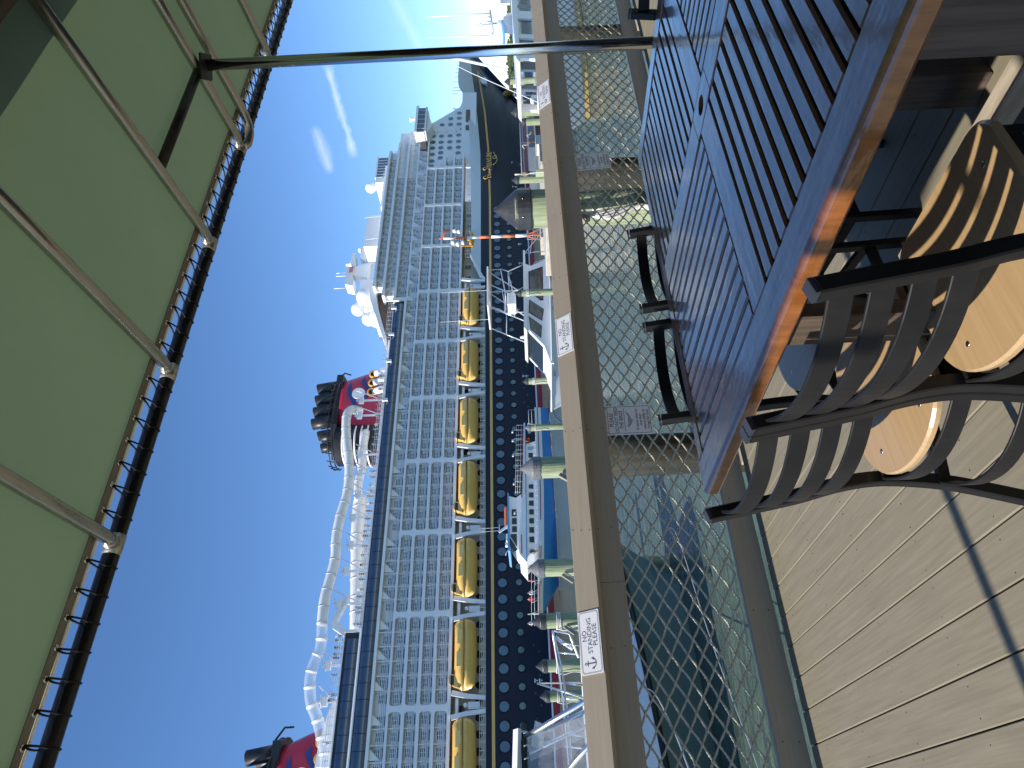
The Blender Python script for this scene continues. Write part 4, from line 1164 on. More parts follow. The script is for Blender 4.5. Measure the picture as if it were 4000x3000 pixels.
# --- davits
def davit(x):
    b = SB()
    for s in (-1, 1):
        q = [(x + s * .55, 7.2), (x + s * 1.05, 7.2), (x + s * 1.35, 9.6), (x + s * 1.85, 11.7), (x + s * 1.2, 11.85), (x + s * .8, 9.8)]
        b.prism(q, -.35, .15)
    b.box(x - .45, x + .45, .3, 1.2, 8.0, 9.6); b.box(x - 1.5, x + 1.5, .5, 1.0, 10.9, 11.3); b.lathe((x, .2, 9.9), [(.3, -.2), (.3, .2)], 10, axis='y')
    sbuild(b, 'davit', M_white)
DV = [5.4, 18.0, 30.8, 43.2, 56.2, 68.8, 81.4, 93.6]
for x in DV: davit(x)
rows_lb = []
def lifeboat(x0, x1, label):
    t = thing('lifeboat', label, 'lifeboat', spt2((x0 + x1) / 2, -.2, 8.4), 0, 'yellow lifeboats hung along the ship side')
    L = x1 - x0
    def hull(zs, name, mtl):
        b = MB(S); N = 15; vs = []
        for z, w, bow, top in zs:
            for j in range(N):
                u = -1 + 2 * j / (N - 1)
                vs.append((u * L / 2 * bow, -w * (1 - abs(u) ** 3.2) ** .8 if abs(u) < 1 else 0, z + .22 * (abs(u) ** 3)))
            for j in range(N):
                u = 1 - 2 * j / (N - 1)
                vs.append((u * L / 2 * bow, w * (1 - abs(u) ** 3.2) ** .8 if abs(u) < 1 else 0, z + .22 * (abs(u) ** 3)))
        M_ = 2 * N; fs = []
        for i in range(len(zs) - 1):
            for j in range(M_): fs.append((i * M_ + j, i * M_ + (j + 1) % M_, (i + 1) * M_ + (j + 1) % M_, (i + 1) * M_ + j))
        fs.append(tuple(range(M_))); fs.append(tuple((len(zs) - 1) * M_ + j for j in range(M_)))
        b.add(vs, fs, 0, True); return b.build(name, mtl, t)
    hull([(0, .5, .80, 0), (.45, 1.2, .92, 0), (1.1, 1.62, .985, 0), (1.62, 1.72, 1, 0)], 'hull', M_yell)
    hull([(1.64, 1.70, .995, 0), (2.3, 1.58, .93, 0), (2.75, 1.15, .86, 0), (2.92, .5, .78, 0)], 'canopy', M_yell)
    hull([(1.58, 1.78, 1.004, 0), (1.70, 1.78, 1.004, 0)], 'fender_rope', mat('lifeboat_trim', (.16, .10, .03), rough=.6))
    b = MB(S); b.prism([(-L * .46, 2.3), (-L * .28, 2.7), (-L * .28, 3.5), (-L * .32, 3.75), (-L * .40, 3.65), (-L * .44, 2.9)], -.8, .8); b.build('wheelhouse', M_yell, t)
    b = MB(S); b.box(-L * .42, -L * .30, -.86, .86, 3.0, 3.45); b.build('wheelhouse_window', M_stack, t)
    b = MB(S); b.box(-L * .20, L * .0, -1.62, -1.50, 1.9, 2.6); b.box(L * .1, L * .3, -1.60, -1.45, 1.9, 2.55); b.build('canopy_hatch', mat('hatch_yellow', (.82, .60, .24), rough=.45), t, kind='stuff')
    return t
def spt2(x, y, z): return (x * S, SHIP_Y + y * S, (z + ZO) * S + WATER_Z)
LBX = [(-5.0, 4.0), (7.0, 16.6), (19.56, 29.41), (32.15, 41.55), (44.9, 54.8), (57.68, 67.12), (70.37, 79.86), (83.0, 92.7)]
LBL = ['yellow lifeboat out past the left end of the ship side', 'leftmost yellow lifeboat in view, cut by the photo edge', 'second yellow lifeboat from the stern end', 'third yellow lifeboat from the stern end, left above the fishing boat bow', 'yellow lifeboat above the fishing boat wheelhouse',
       'yellow lifeboat above the stern half of the fishing boat', 'yellow lifeboat hung above the workboat bow', 'foremost yellow lifeboat, next to the ship gangway ramp']
for (a, c), lab in zip(LBX[1:], LBL[1:]): lifeboat(a, c, lab)
# small orange rescue boat
t = thing('rescue_boat', 'small orange rescue boat on a crane near the ship ramp', 'rescue boat', spt2(106.4, -.3, 9.7))
b = MB(S); b.sweep(curve_pts([(-2.0, 0, .5), (-1, 0, .3), (.8, 0, .3), (2.2, 0, .75)], 4), [(-.6, -.1), (-.3, -.4), (.3, -.4), (.6, -.1), (.6, .3), (-.6, .3)], scales=[.6, .8, .95, 1, 1, 1, 1, 1, .95, .8, .6, .35, .2]); b.build('hull', M_orange, t)
b = MB(S); b.bar((-2.2, .1, 0), (-2.2, .1, 2.3), .25, .25); b.bar((-2.2, .1, 2.2), (-.3, 0, 2.3), .2, .2); b.box(-.8, .2, -.3, .3, .6, 1.1); b.build('crane', M_orange, t)

# --- people along the top deck and on balconies: small standing figures
def person_mesh(name, shirt, legs, skinc, h=1.72, pose=0):
    k = h / 1.72
    v = [(0, 0, .95), (0, 0, 1.18), (0, 0, 1.42), (0, 0, 1.52), (0, -.01, 1.64), (.10, 0, .90), (.11, .02, .48), (.11, 0, .05), (-.10, 0, .90), (-.11, -.02, .48), (-.11, 0, .05),
         (.19, 0, 1.40), (.24, -.04, 1.12), (.20, -.22 if pose else -.06, 1.02 if pose else .88), (-.19, 0, 1.40), (-.25, -.02, 1.12), (-.24, -.05, .88)]
    e = [(0, 1), (1, 2), (2, 3), (3, 4), (0, 5), (5, 6), (6, 7), (0, 8), (8, 9), (9, 10), (2, 11), (11, 12), (12, 13), (2, 14), (14, 15), (15, 16)]
    r = [(.14, .10), (.13, .095), (.14, .10), .055, .105, .085, .06, .045, .085, .06, .045, .06, .045, .035, .06, .045, .035]
    m = bpy.data.materials.new(name); m.use_nodes = True; nn = m.node_tree.nodes; ll = m.node_tree.links
    t = nn.new('ShaderNodeTexCoord'); sx = nn.new('ShaderNodeSeparateXYZ'); rp = nn.new('ShaderNodeValToRGB'); mr = nn.new('ShaderNodeMath'); mr.operation = 'DIVIDE'; mr.inputs[1].default_value = 1.9 * k
    ll.new(t.outputs['Object'], sx.inputs[0]); ll.new(sx.outputs['Z'], mr.inputs[0]); ll.new(mr.outputs[0], rp.inputs[0])
    rp.color_ramp.interpolation = 'CONSTANT'
    rp.color_ramp.elements[0].color = (*skinc, 1); rp.color_ramp.elements[1].position = .20; rp.color_ramp.elements[1].color = (*legs, 1)
    for p_, c_ in ((.52, shirt), (.765, skinc), (.89, (.05, .03, .02))):
        el = rp.color_ramp.elements.new(p_); el.color = (*c_, 1)
    ll.new(rp.outputs[0], nn['Principled BSDF'].inputs['Base Color'])
    return skin(name, [tuple(c * k for c in p) for p in v], e, [tuple(x * k for x in q) if isinstance(q, tuple) else q * k for q in r], m, 1)
PCOL = [((.55, .06, .06), (.05, .06, .09)), ((.75, .75, .74), (.08, .10, .16)), ((.04, .05, .08), (.30, .25, .18)), ((.10, .25, .45), (.05, .05, .05)), ((.45, .40, .32), (.10, .10, .10)), ((.10, .30, .25), (.55, .53, .5))]
PM = [person_mesh('person', s, l, (.45, .27, .19), pose=i % 2) for i, (s, l) in enumerate(PCOL)]
def person(me, loc, label, rz=0, group=None):
    o = link('person', me, None, loc, rot=(0, 0, rz)); return tag(o, label, 'person', group)
rp = random.Random(3)
SH = ('red', 'white', 'navy', 'blue', 'tan', 'green')
x = 29.5
while x < 74:
    q = rp.randrange(6)
    person(PM[q], spt2(x, .8 + rp.random() * .5, 24.97), 'tiny passenger in ' + SH[q] + ' shirt standing at the ship top deck rail below the water slide', rp.uniform(-.6, .6), 'passengers along the ship top deck rail')
    x += rp.uniform(.6, 1.7)
for x in (14.2, 19.4, 20.1, 22.6, 24.9, 25.4, 26.3, 27.3, 27.9):
    q = rp.randrange(6)
    person(PM[q], spt2(x, 1.3, 27.47), 'tiny passenger in ' + SH[q] + ' shirt standing above the upper dark glass, under the clear slide', rp.uniform(-.6, .6), 'passengers above the upper glass deck')
# ------------------------------------------------------------------ pilings with caps
M_pcap = mat('pile_cap_black', (.030, .032, .036), (.05, .052, .058), rough=.42, scale=(6, 6, 6))
M_pcapg = mat('pile_cap_grey', (.13, .135, .145), (.17, .175, .185), rough=.5, scale=(6, 6, 6))
M_ropew = mat('dock_rope', (.62, .60, .55), (.72, .70, .66), rough=.85, scale=(60, 60, 60), bump=.8, bscale=(110, 110, 110), bdist=.004)
M_ropeb = mat('dock_line_black', (.03, .03, .032), rough=.8)
M_hook = mat('hook_wood', (.26, .22, .17), (.36, .31, .25), rough=.85, scale=(20, 20, 4), bump=.5)
PW = 1.2
def piling(x, y, r, ztip, label, cap='black', rope=None, lean=(0, 0)):
    t = thing('mooring_piling', label, 'piling', (x, y, 0), group='mooring pilings with pointed caps')
    ch_ = r * 1.25; zc = ztip - ch_; rng = random.Random(int(x * 100 + y * 7))
    b = MB(); N = 22; vs = []; zs = [WATER_Z - 1.2 + (zc + .02 - WATER_Z + 1.2) * i / 16 for i in range(17)]
    for i, z in enumerate(zs):
        for j in range(N):
            a = 2 * math.pi * j / N
            rr = r * (1 + .035 * math.sin(3 * a + i * .21 + x) + .02 * math.sin(7 * a - i * .12 + y) + rng.uniform(-.008, .008))
            vs.append((rr * math.cos(a) + lean[0] * (z - zc), rr * math.sin(a) + lean[1] * (z - zc), z))
    fs = [(i * N + j, i * N + (j + 1) % N, (i + 1) * N + (j + 1) % N, (i + 1) * N + j) for i in range(len(zs) - 1) for j in range(N)]
    b.add(vs, fs, 0, True); b.build('shaft', M_pilegreen, t)
    c = MB(); c.lathe((0, 0, 0), [(r * 1.07, zc - r * .75), (r * 1.09, zc - r * .70), (r * 1.08, zc - r * .05), (r * 1.02, zc + .01), (.004, ztip)], 24, smooth=False); c.build('cap', M_pcap if cap == 'black' else M_pcapg, t)
    c = MB()
    for a in (200, 250, 310): c.sphere((r * 1.09 * math.cos(R(a)), r * 1.09 * math.sin(R(a)), zc - r * .3), r * .05, 6, 4)
    c.build('cap_screw', M_screw, t, kind='stuff')
    if rope:
        c = MB()
        for k in range(rope):
            z = zc - r * 2.2 - k * .045
            c.tube([(r * 1.10 * math.cos(R(a)), r * 1.10 * math.sin(R(a)), z + .012 * math.sin(R(a + k * 50))) for a in range(0, 361, 20)], .017, 6)
        c.tube(curve_pts([(-r * 1.1, -r * .3, zc - r * 2.2), (-r * 1.5, -r * .6, zc - r * 3.4), (-r * 1.15, -r * .7, zc - r * 5.0), (-r * 1.3, -r * .5, zc - r * 6.4)], 5), .016, 6)
        c.build('mooring_rope', M_ropew, t)
    return t
P1 = piling(5.08, 4.43, .178, 1.469, 'biggest capped green piling just outside the net, right of the beacon pole')
piling(5.56, 10.50, .18, 1.408, 'grey capped piling standing in front of the blue fishing boat stern half', 'grey', 0)
piling(5.24, 14.44, .18, 1.375, 'grey capped piling in front of the fishing boat bow lettering', 'grey', 0)
piling(4.99, 17.45, .18, 1.352, 'black capped piling at the very tip of the fishing boat bow', 'black', 3)
piling(4.95, 21.94, .18, 1.312, 'black capped piling left of the fishing boat, wrapped with a dark line', 'black', 1)
piling(4.82, 25.75, .18, 1.236, 'leftmost piling, half hidden by white boat tubing', 'black', 2)
piling(27.28, 18.31, .18, 1.424, 'right one of two close pilings beside the small white boat shack')
piling(30.74, 21.18, .18, 1.060, 'left and lower one of two close pilings below the ship bow')
piling(26.47, 21.31, .18, 1.522, 'piling under the ship name, right of the biggest capped piling')
piling(25.52, 28.09, .18, 1.646, 'piling in front of the workboat side window, white lines tied on it', 'black', 4)
piling(23.40, 33.40, .18, 1.464, 'piling just left of the workboat bow tip', 'black', 3)
piling(21.17, 34.94, .18, 1.444, 'piling in front of the fishing boat stern and life ring', 'grey', 1)
piling(41.28, 25.45, .19, 1.853, 'piling rising behind the white cabin boat roof at the right')
# lines and line-hooks on the two nearest pilings
def rope_tangle(x, y, z, label, big):
    t = thing('rope_coil', label, 'rope', (x, y, z))
    for k in range(big):
        b = MB(); w = .05 + .02 * k
        b.tube(curve_pts([(-.01 + .01 * k, 0, .02 * k), (-.08 - .02 * k, -.03, -.10 - .05 * k), (-.07, -.05 - .01 * k, -.34 - .06 * k), (-.02 - .02 * k, -.03, -.60 - .04 * k), (.03, .01, -.44 - .05 * k), (.02, .02, -.16)], 6), .016, 7); b.build('rope_loop', M_ropew, t)
    b = MB(); b.bar((-.02, -.02, .12), (-.20, -.06, -.10), .05, .07); b.build('wooden_hook', M_hook, t)
rope_tangle(4.23 * PW - .16, 3.69 * PW - .10, .72, 'white rope hung in loops on the biggest capped piling', 5)
rope_tangle(4.62 * PW - .17, 8.75 * PW - .10, .62, 'white rope looped on the grey capped piling by the fishing boat stern', 4)
rope_tangle(4.36 * PW - .17, 12.03 * PW - .10, .52, 'white rope and wooden hooks on the piling by the fishing boat bow', 3)
rope_tangle(4.16 * PW - .17, 14.54 * PW - .10, .42, 'white line hung on the black capped piling left of the fishing boat bow', 3)

# ------------------------------------------------------------------ boats
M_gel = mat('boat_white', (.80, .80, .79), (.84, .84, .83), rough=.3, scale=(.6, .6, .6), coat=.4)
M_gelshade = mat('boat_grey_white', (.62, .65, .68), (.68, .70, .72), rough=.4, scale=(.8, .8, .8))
M_teal = mat('hull_seafoam', (.17, .25, .235), (.19, .275, .255), rough=.25, scale=(.7, .7, .7), coat=.6, coat_rough=.08)
M_blackr = mat('rub_rail_black', (.012, .012, .013), rough=.5)
M_bluehull = mat('hull_blue', (.035, .20, .46), (.05, .24, .52), rough=.35, scale=(.25, .25, .8), coat=.3)
M_alu = mat('boat_tube_alu', (.78, .78, .78), rough=.28, metal=.9)
M_wtube = mat('boat_tube_white', (.80, .80, .80), rough=.35)
M_win = mat('boat_window', (.02, .03, .036), rough=.18, spec=.35)
M_blackr_ = None
M_wins = mat('boat_window_tint', (.10, .13, .13), rough=.06, alpha=.55, spec=.8)
M_trim = mat('stripe_red', (.34, .03, .035), rough=.45)
M_lblue = mat('trim_blue', (.16, .38, .66), rough=.45)
M_vinyl = mat('clear_vinyl', (.80, .82, .85), rough=.10, alpha=.30, spec=.8, bump=.8, scale=(2.5, 8, 2.5), bdist=.05)
M_canvas = mat('white_canvas', (.78, .78, .77), (.83, .83, .82), rough=.7, scale=(5, 5, 5))

def loft(b, secs, mi=0, close=False, smooth=True):
    n = len(secs[0]); base = [p for s in secs for p in s]; fs = []
    for i in range(len(secs) - 1):
        for j in range(n if close else n - 1):
            fs.append((i * n + j, i * n + (j + 1) % n, (i + 1) * n + (j + 1) % n, (i + 1) * n + j))
    b.add(base, fs, mi, smooth)

# ---- fishing party boat: bow toward -x, lies along x; local x = world X - 36, z above water
fb = thing('fishing_boat', 'white and blue two deck party fishing boat passing before the cruise ship', 'fishing boat', (36, 77, WATER_Z))
FBX = [13.9, 10, 6, 2, -2, -5, -7, -8.5, -9.5, -10.5, -11.5, -12.4, -13.3]
def fb_sheer(x): return lerp(-x, [(-14, 1.93), (0, 2.02), (4, 2.12), (7, 2.42), (11, 2.62), (13.3, 2.72)])
def fb_half(x, t):      # half beam, t 0 waterline .. 1 sheer
    bow = lerp(t, [(0, -8.6), (.45, -10.6), (1, -13.3)])
    k = max(0, min(1, (x - bow) / 8.5))
    return (3.5 + .3 * t) * (1 - (1 - k) ** 2.2)
def fb_strip(name, f0, f1, mtl, rows=3, proud=0):
    for_side = MB()
    secs = []
    for x in FBX + [x for x in reversed(FBX)]:
        pass
    for side in (-1, 1):
        secs = []
        for x in FBX:
            row = []
            for j in range(rows + 1):
                z0, z1 = f0(x), f1(x); z = z0 + (z1 - z0) * j / rows; t = max(0, min(1, z / fb_sheer(x)))
                bow = lerp(t, [(0, -8.6), (.45, -10.6), (1, -13.3)]); xx = max(x, bow)
                row.append((xx, 4 + side * (fb_half(xx, t) + proud), z))
            secs.append(row)
        loft(for_side, secs)
    return for_side.build(name, mtl, fb)
def whl(x): return lerp(-x, [(-14, 1.12), (-4, 1.2), (0, 1.34), (7, 1.68), (10, 1.95), (13.3, 2.12)])
fb_strip('hull', lambda x: .08, whl, M_bluehull, 4)
fb_strip('boot_stripe', lambda x: -.25, lambda x: .10, M_trim, 1)
fb_strip('white_gunwale', whl, fb_sheer, M_gel, 2)
b = MB()
secs = [[(x, 4 - fb_half(x, 1) - .03, z) for z in (lerp(-x, [(-14, 1.50), (0, 1.68), (7, 2.08)]) , lerp(-x, [(-14, 1.60), (0, 1.78), (7, 2.18)]))] for x in FBX if x > -3.6]
loft(b, secs, smooth=False); b.build('red_stripe', M_trim, fb)
b = MB(); secs = [[(x, 4 - fb_half(x, 1) - .03, z) for z in (lerp(-x, [(9, 2.30), (13, 2.46)]), lerp(-x, [(9, 2.40), (13, 2.55)]))] for x in FBX if x < -9]
loft(b, secs, smooth=False); b.build('red_stripe', M_trim, fb)
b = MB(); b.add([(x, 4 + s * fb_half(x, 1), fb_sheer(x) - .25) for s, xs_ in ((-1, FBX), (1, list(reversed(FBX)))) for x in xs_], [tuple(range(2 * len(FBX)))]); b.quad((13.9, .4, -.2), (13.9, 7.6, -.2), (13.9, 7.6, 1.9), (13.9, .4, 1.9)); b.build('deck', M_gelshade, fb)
# main cabin
b = MB()
b.prism([(9.3, 1.9), (8.9, 3.3), (-3.8, 3.75), (-6.4, 3.7), (-4.6, 2.2), (-4.6, 2.0)], 1.1, 6.9); b.build('main_cabin', M_gel, fb)
b = MB(); b.prism([(11.9, 3.25), (11.9, 3.42), (0, 4.0), (-5.4, 4.55), (-5.9, 4.5), (-7.0, 3.66), (-4, 3.58), (0, 3.5)], .75, 7.25); b.build('cabin_roof', M_gel, fb)
b = MB(); b.bar((11.9, .72, 3.26), (0, .72, 3.52), .06, .12); b.bar((0, .72, 3.52), (-6.9, .72, 3.68), .06, .12); b.build('roof_edge_trim', M_lblue, fb)
b = MB(); b.bar((11.0, .70, 3.62), (1.2, .70, 4.02), .05, .10); b.bar((-3.6, .70, 4.2), (-5.9, .70, 4.22), .05, .10); b.build('red_stripe', M_trim, fb)
for i, (xa, xb) in enumerate(((7.55, 6.8), (6.0, 5.2), (3.1, 2.5), (2.0, 1.3), (.9, .2), (-.25, -.95), (-1.4, -2.1), (-2.55, -3.3), (-3.75, -4.5))):
    zt = 2.98 + (7.5 - xa) * .026
    b = MB(); b.prism([(xa, zt - .58), (xb, zt - .57), (xb + .08, zt), (xa - .02, zt - .02)], 1.03, 1.11); b.build('cabin_window', M_win, fb)
b = MB(); b.prism([(8.45, 2.25), (8.0, 2.25), (8.0, 3.0), (8.45, 2.98)], 1.02, 1.11); b.build('cabin_window', mat('window_aqua', (.22, .42, .46), rough=.15), fb)
# upper house
b = MB(); b.prism([(2.2, 3.9), (1.6, 4.75), (1.9, 5.62), (-3.4, 5.66), (-5.0, 4.7), (-5.2, 4.2)], 1.6, 6.4); b.build('wheelhouse', M_gel, fb)
b = MB(); b.prism([(2.1, 5.62), (2.3, 5.78), (-5.2, 5.86), (-5.4, 5.62)], 1.3, 6.7); b.build('wheelhouse_roof', M_lblue, fb)
for xa, xb in ((.05, -.85), (-1.1, -1.9), (-2.15, -2.9)):
    b = MB(); b.prism([(xa, 4.72), (xb, 4.72), (xb + .05, 5.32), (xa, 5.30)], 1.54, 1.62); b.build('wheelhouse_window', M_win, fb)
b = MB(); b.prism([(-3.15, 4.75), (-4.75, 4.78), (-3.45, 5.5), (-3.15, 5.5)], 1.54, 1.62); b.build('wheelhouse_window', M_win, fb)
b = MB(); b.bar((-5.05, 1.8, 4.75), (-3.5, 1.8, 5.55), .06, 1.0, up=(1, 0, 1)); b.build('windscreen', M_win, fb)
b = MB(); b.sweep([(1.1, 3, 6.05), (.9, 3, 6.05), (-1.6, 3, 6.05), (-1.8, 3, 6.05)], circ(.24, 10), scales=[.6, 1, 1, .6]); b.build('life_raft', mat('raft_orange', (.62, .14, .06), (.7, .2, .09), rough=.6, scale=(6, 6, 6)), fb)
b = MB(); b.bar((-1.6, 2.6, 5.8), (-2.4, 2.6, 6.95), .25, .25); b.bar((-2.4, 2.6, 6.9), (-1.4, 2.6, 6.9), .1, .1)
b.tube([(-2.2, 2.6, 6.9), (-2.3, 2.6, 9.2)], [.035, .015], 5); b.tube([(-1.6, 3, 6.9), (-1.7, 3, 9.4)], [.035, .015], 5); b.box(-3.6, -2.8, 2.2, 3, 5.9, 6.1); b.box(-4.3, -3.9, 2.2, 2.8, 5.9, 6.2); b.tube([(-4.9, 2, 5.8), (-5.3, 2, 6.1), (-5.6, 2, 6.15)], .05, 5); b.build('mast', M_gel, fb)
b = MB()
for q in (.35, .7, 1.0): b.tube([(11.6, .8, 3.4 + q), (1.8, .8, 3.95 + q * .8)], .022, 4)
for i in range(14): b.tube([(11.6 - i * .74, .8, 3.4 + i * .04), (11.6 - i * .74, .8, 4.42 + i * .03)], .022, 4)
b.build('upper_deck_railing', M_wtube, fb, kind='stuff')
for x in (10.9, 9.6, 7.4, 3.4, -.5):
    b = MB(); b.tube([(x, .9, 3.6), (x + .05, .9, 4.7), (x - .2, .9, 4.9)], .03, 5); b.box(x - .35, x - .1, .8, 1.0, 4.85, 5.05); b.build('deck_lamp', M_wtube, fb)
b = MB()
for q in (.35, .7): b.tube([(x, 4 - fb_half(x, 1) + .05, fb_sheer(x) + q) for x in FBX if x < -6.5], .024, 4)
for x in (-7, -8, -9, -10, -11, -12): b.tube([(x, 4 - fb_half(x, 1) + .05, fb_sheer(x)), (x - .25, 4 - fb_half(x, 1) + .05, fb_sheer(x) + .72)], .024, 4)
for q in (.30,): b.tube([(x, 4 - fb_half(x, 1) + .1, fb_sheer(x) + q) for x in FBX if -6 < x < 9], .02, 4)
for i in range(18): b.tube([(8.5 - i * .8, .55, 2.0), (8.5 - i * .8, .55, 2.36)], .018, 4)
b.build('bow_railing', M_wtube, fb, kind='stuff')
b = MB(); b.lathe((9.25, .6, 3.02), [(.30, 0), (.30, .12), (.18, .12), (.18, 0), (.30, 0)], 18, axis='y'); b.build('life_ring', mat('ring_orange', (.60, .12, .07), rough=.6), fb)
for x in (11.9, 11.2):
    b = MB(); b.box(x - .35, x + .2, 1.2, 1.8, 2.55, 2.95); b.box(x - .15, x + .1, 1.3, 1.7, 1.9, 2.56); b.build('outboard_motor', M_gel, fb)
b = MB()
for q in (1.95, 2.35): b.tube([(13.7, .5, q), (13.7, .5, q + .4), (11.0, .5, q + .4)], .03, 4)
b.build('stern_railing', M_wtube, fb, kind='stuff')
mw = frame((-5.9, .62, 2.03), (1, .0, -.05), (0, 0, 1)); text('boat_name', 'PRINCESS', .42, M_trim, fb, frame((-6.0, 4 - fb_half(-6, .9) - .08, 2.04), (1, -.05, -.06), (0, 0, 1)), .01, shear=.15, xs=.82)
text('boat_name', 'CA', .42, M_trim, fb, frame((-9.35, 4 - fb_half(-9.35, .9) - .12, 2.16), (1, -.45, -.03), (0, 0, 1)), .01, shear=.15, xs=.9)
b = MB()
for i in range(60):
    x = 13 - i * .37; w = random.uniform(.1, .35)
    b.prismz([(x, 4 - fb_half(max(x, -8.6), 0) - .05), (x - .5, 4 - fb_half(max(x - .5, -8.6), 0) - .05), (x - .5, 4 - fb_half(max(x - .5, -8.6), 0) - .05 - w), (x, 4 - fb_half(max(x, -8.6), 0) - .1 - w * .7)], .0, .03)
b.build('bow_wave_foam', mat('foam_white', (.72, .75, .73), rough=.9), fb, kind='stuff')
for i, (x, y, z, lab) in enumerate(((-5.6, 1.0, 2.0, 'person in dark clothes seated by the fishing boat cabin front'), (-7.3, 1.4, 2.2, 'person in blue on the fishing boat deck, beside the grey capped piling'), (-8.9, 1.6, 2.25, 'person in red just left of the grey capped piling on the bow'), (-10.1, 2.2, 2.35, 'person in white holding rods on the fishing boat bow'), (-10.7, 2.6, 2.4, 'person in red shirt and cap on the bow'), (-12.2, 3.2, 2.45, 'person in pale blue shirt leaning at the bow rail'), (-13.1, 3.7, 2.5, 'foremost person in pale grey at the bow tip'))):
    person(PM[(2, 3, 0, 1, 0, 5, 1)[i]], (36 + x, 77 + y, WATER_Z + z - .25), lab, (i * 2.1) % 3, 'people aboard the fishing boat')

# ---- workboat with the pipe tower; bow toward -x; local z above water, origin X 26, Y 32
wb = thing('workboat', 'white crew workboat with a tubular tower on its cabin roof', 'workboat', (26, 32, WATER_Z))
def boat_hull(parent, xs, half, sheer, stem, name, mtl, zlo=-.4, rows=5, flare=.75, yc=0.0):
    b = MB()
    for side in (-1, 1):
        secs = []
        for x in xs:
            row = []
            for j in range(rows + 1):
                t = j / rows; z = zlo + (sheer(x) - zlo) * t
                xx = stem(t) if (x < stem(t)) == (stem(1) < xs[0]) and ((x < stem(t)) if stem(1) < xs[0] else (x > stem(t))) else x
                row.append((xx, yc + side * half(xx, t) * (flare + (1 - flare) * t ** .7), z))
            secs.append(row)
        loft(b, secs)
    x = xs[0]; b.add([(x, yc - half(x, 1) * (flare + (1 - flare) * t ** .7), zlo + (sheer(x) - zlo) * t) for t in (0, .5, 1)] + [(x, yc + half(x, 1) * (flare + (1 - flare) * t ** .7), zlo + (sheer(x) - zlo) * t) for t in (1, .5, 0)], [(0, 1, 2, 3, 4, 5)])
    return b.build(name, mtl, parent)
WX = [7.5, 5, 2.5, 0, -1.5, -3, -4.2, -5.0, -5.6]
def wstem(t): return -4.6 - 1.0 * t
def whalf(x, t): return 1.75 * (1 - (1 - max(0, min(1, (x - wstem(t)) / 5.0))) ** 2.3)
def wsheer(x): return lerp(-x, [(-8, 1.18), (-3, 1.20), (2, 1.35), (5.6, 1.55)])
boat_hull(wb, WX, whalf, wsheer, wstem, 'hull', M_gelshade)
b = MB()
for s in (-1, 1): b.tube([(x, s * (whalf(x, 1) + .03), wsheer(x)) for x in WX], .05, 6)
b.build('rub_rail', M_gel, wb)
b = MB(); b.add([(x, s * whalf(x, 1), wsheer(x) - .04) for s, xs_ in ((-1, WX), (1, list(reversed(WX)))) for x in xs_], [tuple(range(2 * len(WX)))]); b.build('deck', M_gel, wb)
b = MB(); b.prism([(4.6, 1.1), (4.0, 2.3), (4.2, 2.62), (.9, 2.66), (-.85, 2.70), (-2.2, 1.75), (-3.4, 1.45), (-3.4, 1.3), (0, 1.2)], -1.4, 1.4); b.build('cabin', M_gel, wb)
b = MB(); b.prism([(5.2, 2.60), (5.2, 2.72), (-.9, 2.86), (-1.15, 2.70), (-.8, 2.66)], -1.55, 1.55); b.build('cabin_roof', M_gel, wb)
def pane(name, poly, y, parent, mtl=M_wins):
    cx = sum(p[0] for p in poly) / len(poly); cz = sum(p[1] for p in poly) / len(poly)
    b = MB(); b.prism([(cx + (x - cx) * 1.10, cz + (z - cz) * 1.14) for x, z in poly], y - .012, y + .02); f = b.build('window_frame', M_blackr, parent)
    b = MB(); b.prism(poly, y - .02, y - .012); b.build('pane', mtl, f)
M_wred = mat('workboat_glass', (.055, .06, .06), (.16, .10, .10), rough=.06, scale=(1.2, 1.2, 3), lo=.45, hi=.6, spec=.8)
pane('window', [(3.75, 1.62), (1.3, 1.70), (1.28, 1.85), (2.0, 2.42), (3.4, 2.40)], -1.41, wb, M_wred)
pane('window', [(1.2, 2.44), (.48, 1.72), (-.30, 1.84), (.30, 2.50)], -1.41, wb, M_wred)
b = MB(); b.bar((-.95, 0, 2.62), (-2.1, 0, 1.85), 2.3, .04, up=(1, 0, 1)); b.build('windscreen', M_win, wb)
pane('window', [(-.05, 2.52), (-.95, 2.46), (-1.55, 1.95), (-.75, 1.88)], -1.41, wb, M_wred)
b = MB()
def tt(*p): b.tube([Vector(q) for q in p], .035, 6)
for y in (-1.0, 1.0):
    tt((4.1, y, 4.95), (2.1, y, 2.8)); tt((4.25, y, 4.14), (4.0, y, 3.69), (4.5, y, 2.75)); tt((1.2, y, 4.85), (-.0, y, 2.8)); tt((4.2, y, 4.95), (4.2, y, 4.14), (2.3, y, 3.9)); tt((3.0, y, 4.85), (2.4, y, 3.9), (2.4, y, 2.8)); tt((2.4, y, 3.9), (.7, y, 3.95)); tt((3.9, y, 3.69), (2.0, y, 3.4))
for x, z in ((4.2, 4.95), (3.0, 4.9), (1.9, 4.86), (2.4, 3.9), (4.0, 3.69)): tt((x, -1, z), (x, 1, z))
b.build('tower_frame', M_alu, wb)
b = MB(); b.bevbox(1.2, 4.4, -1.15, 1.15, 4.88, 4.98, .03); b.build('tower_top', M_gel, wb)
b = MB(); b.bevbox(1.55, 2.5, -.75, .2, 3.28, 3.78, .04); b.build('tower_box', M_gel, wb)
b = MB()
for x in (4.0, 1.6): b.tube([(x, .6, 5.0), (x - .05, .6, 8.0)], [.02, .008], 5)
b.build('whip_aerial', M_wtube, wb)
b = MB(); b.lathe((-.4, 0, 2.86), [(.10, 0), (.10, .1), (.05, .25)], 10); b.build('roof_light', M_gel, wb)
b = MB()
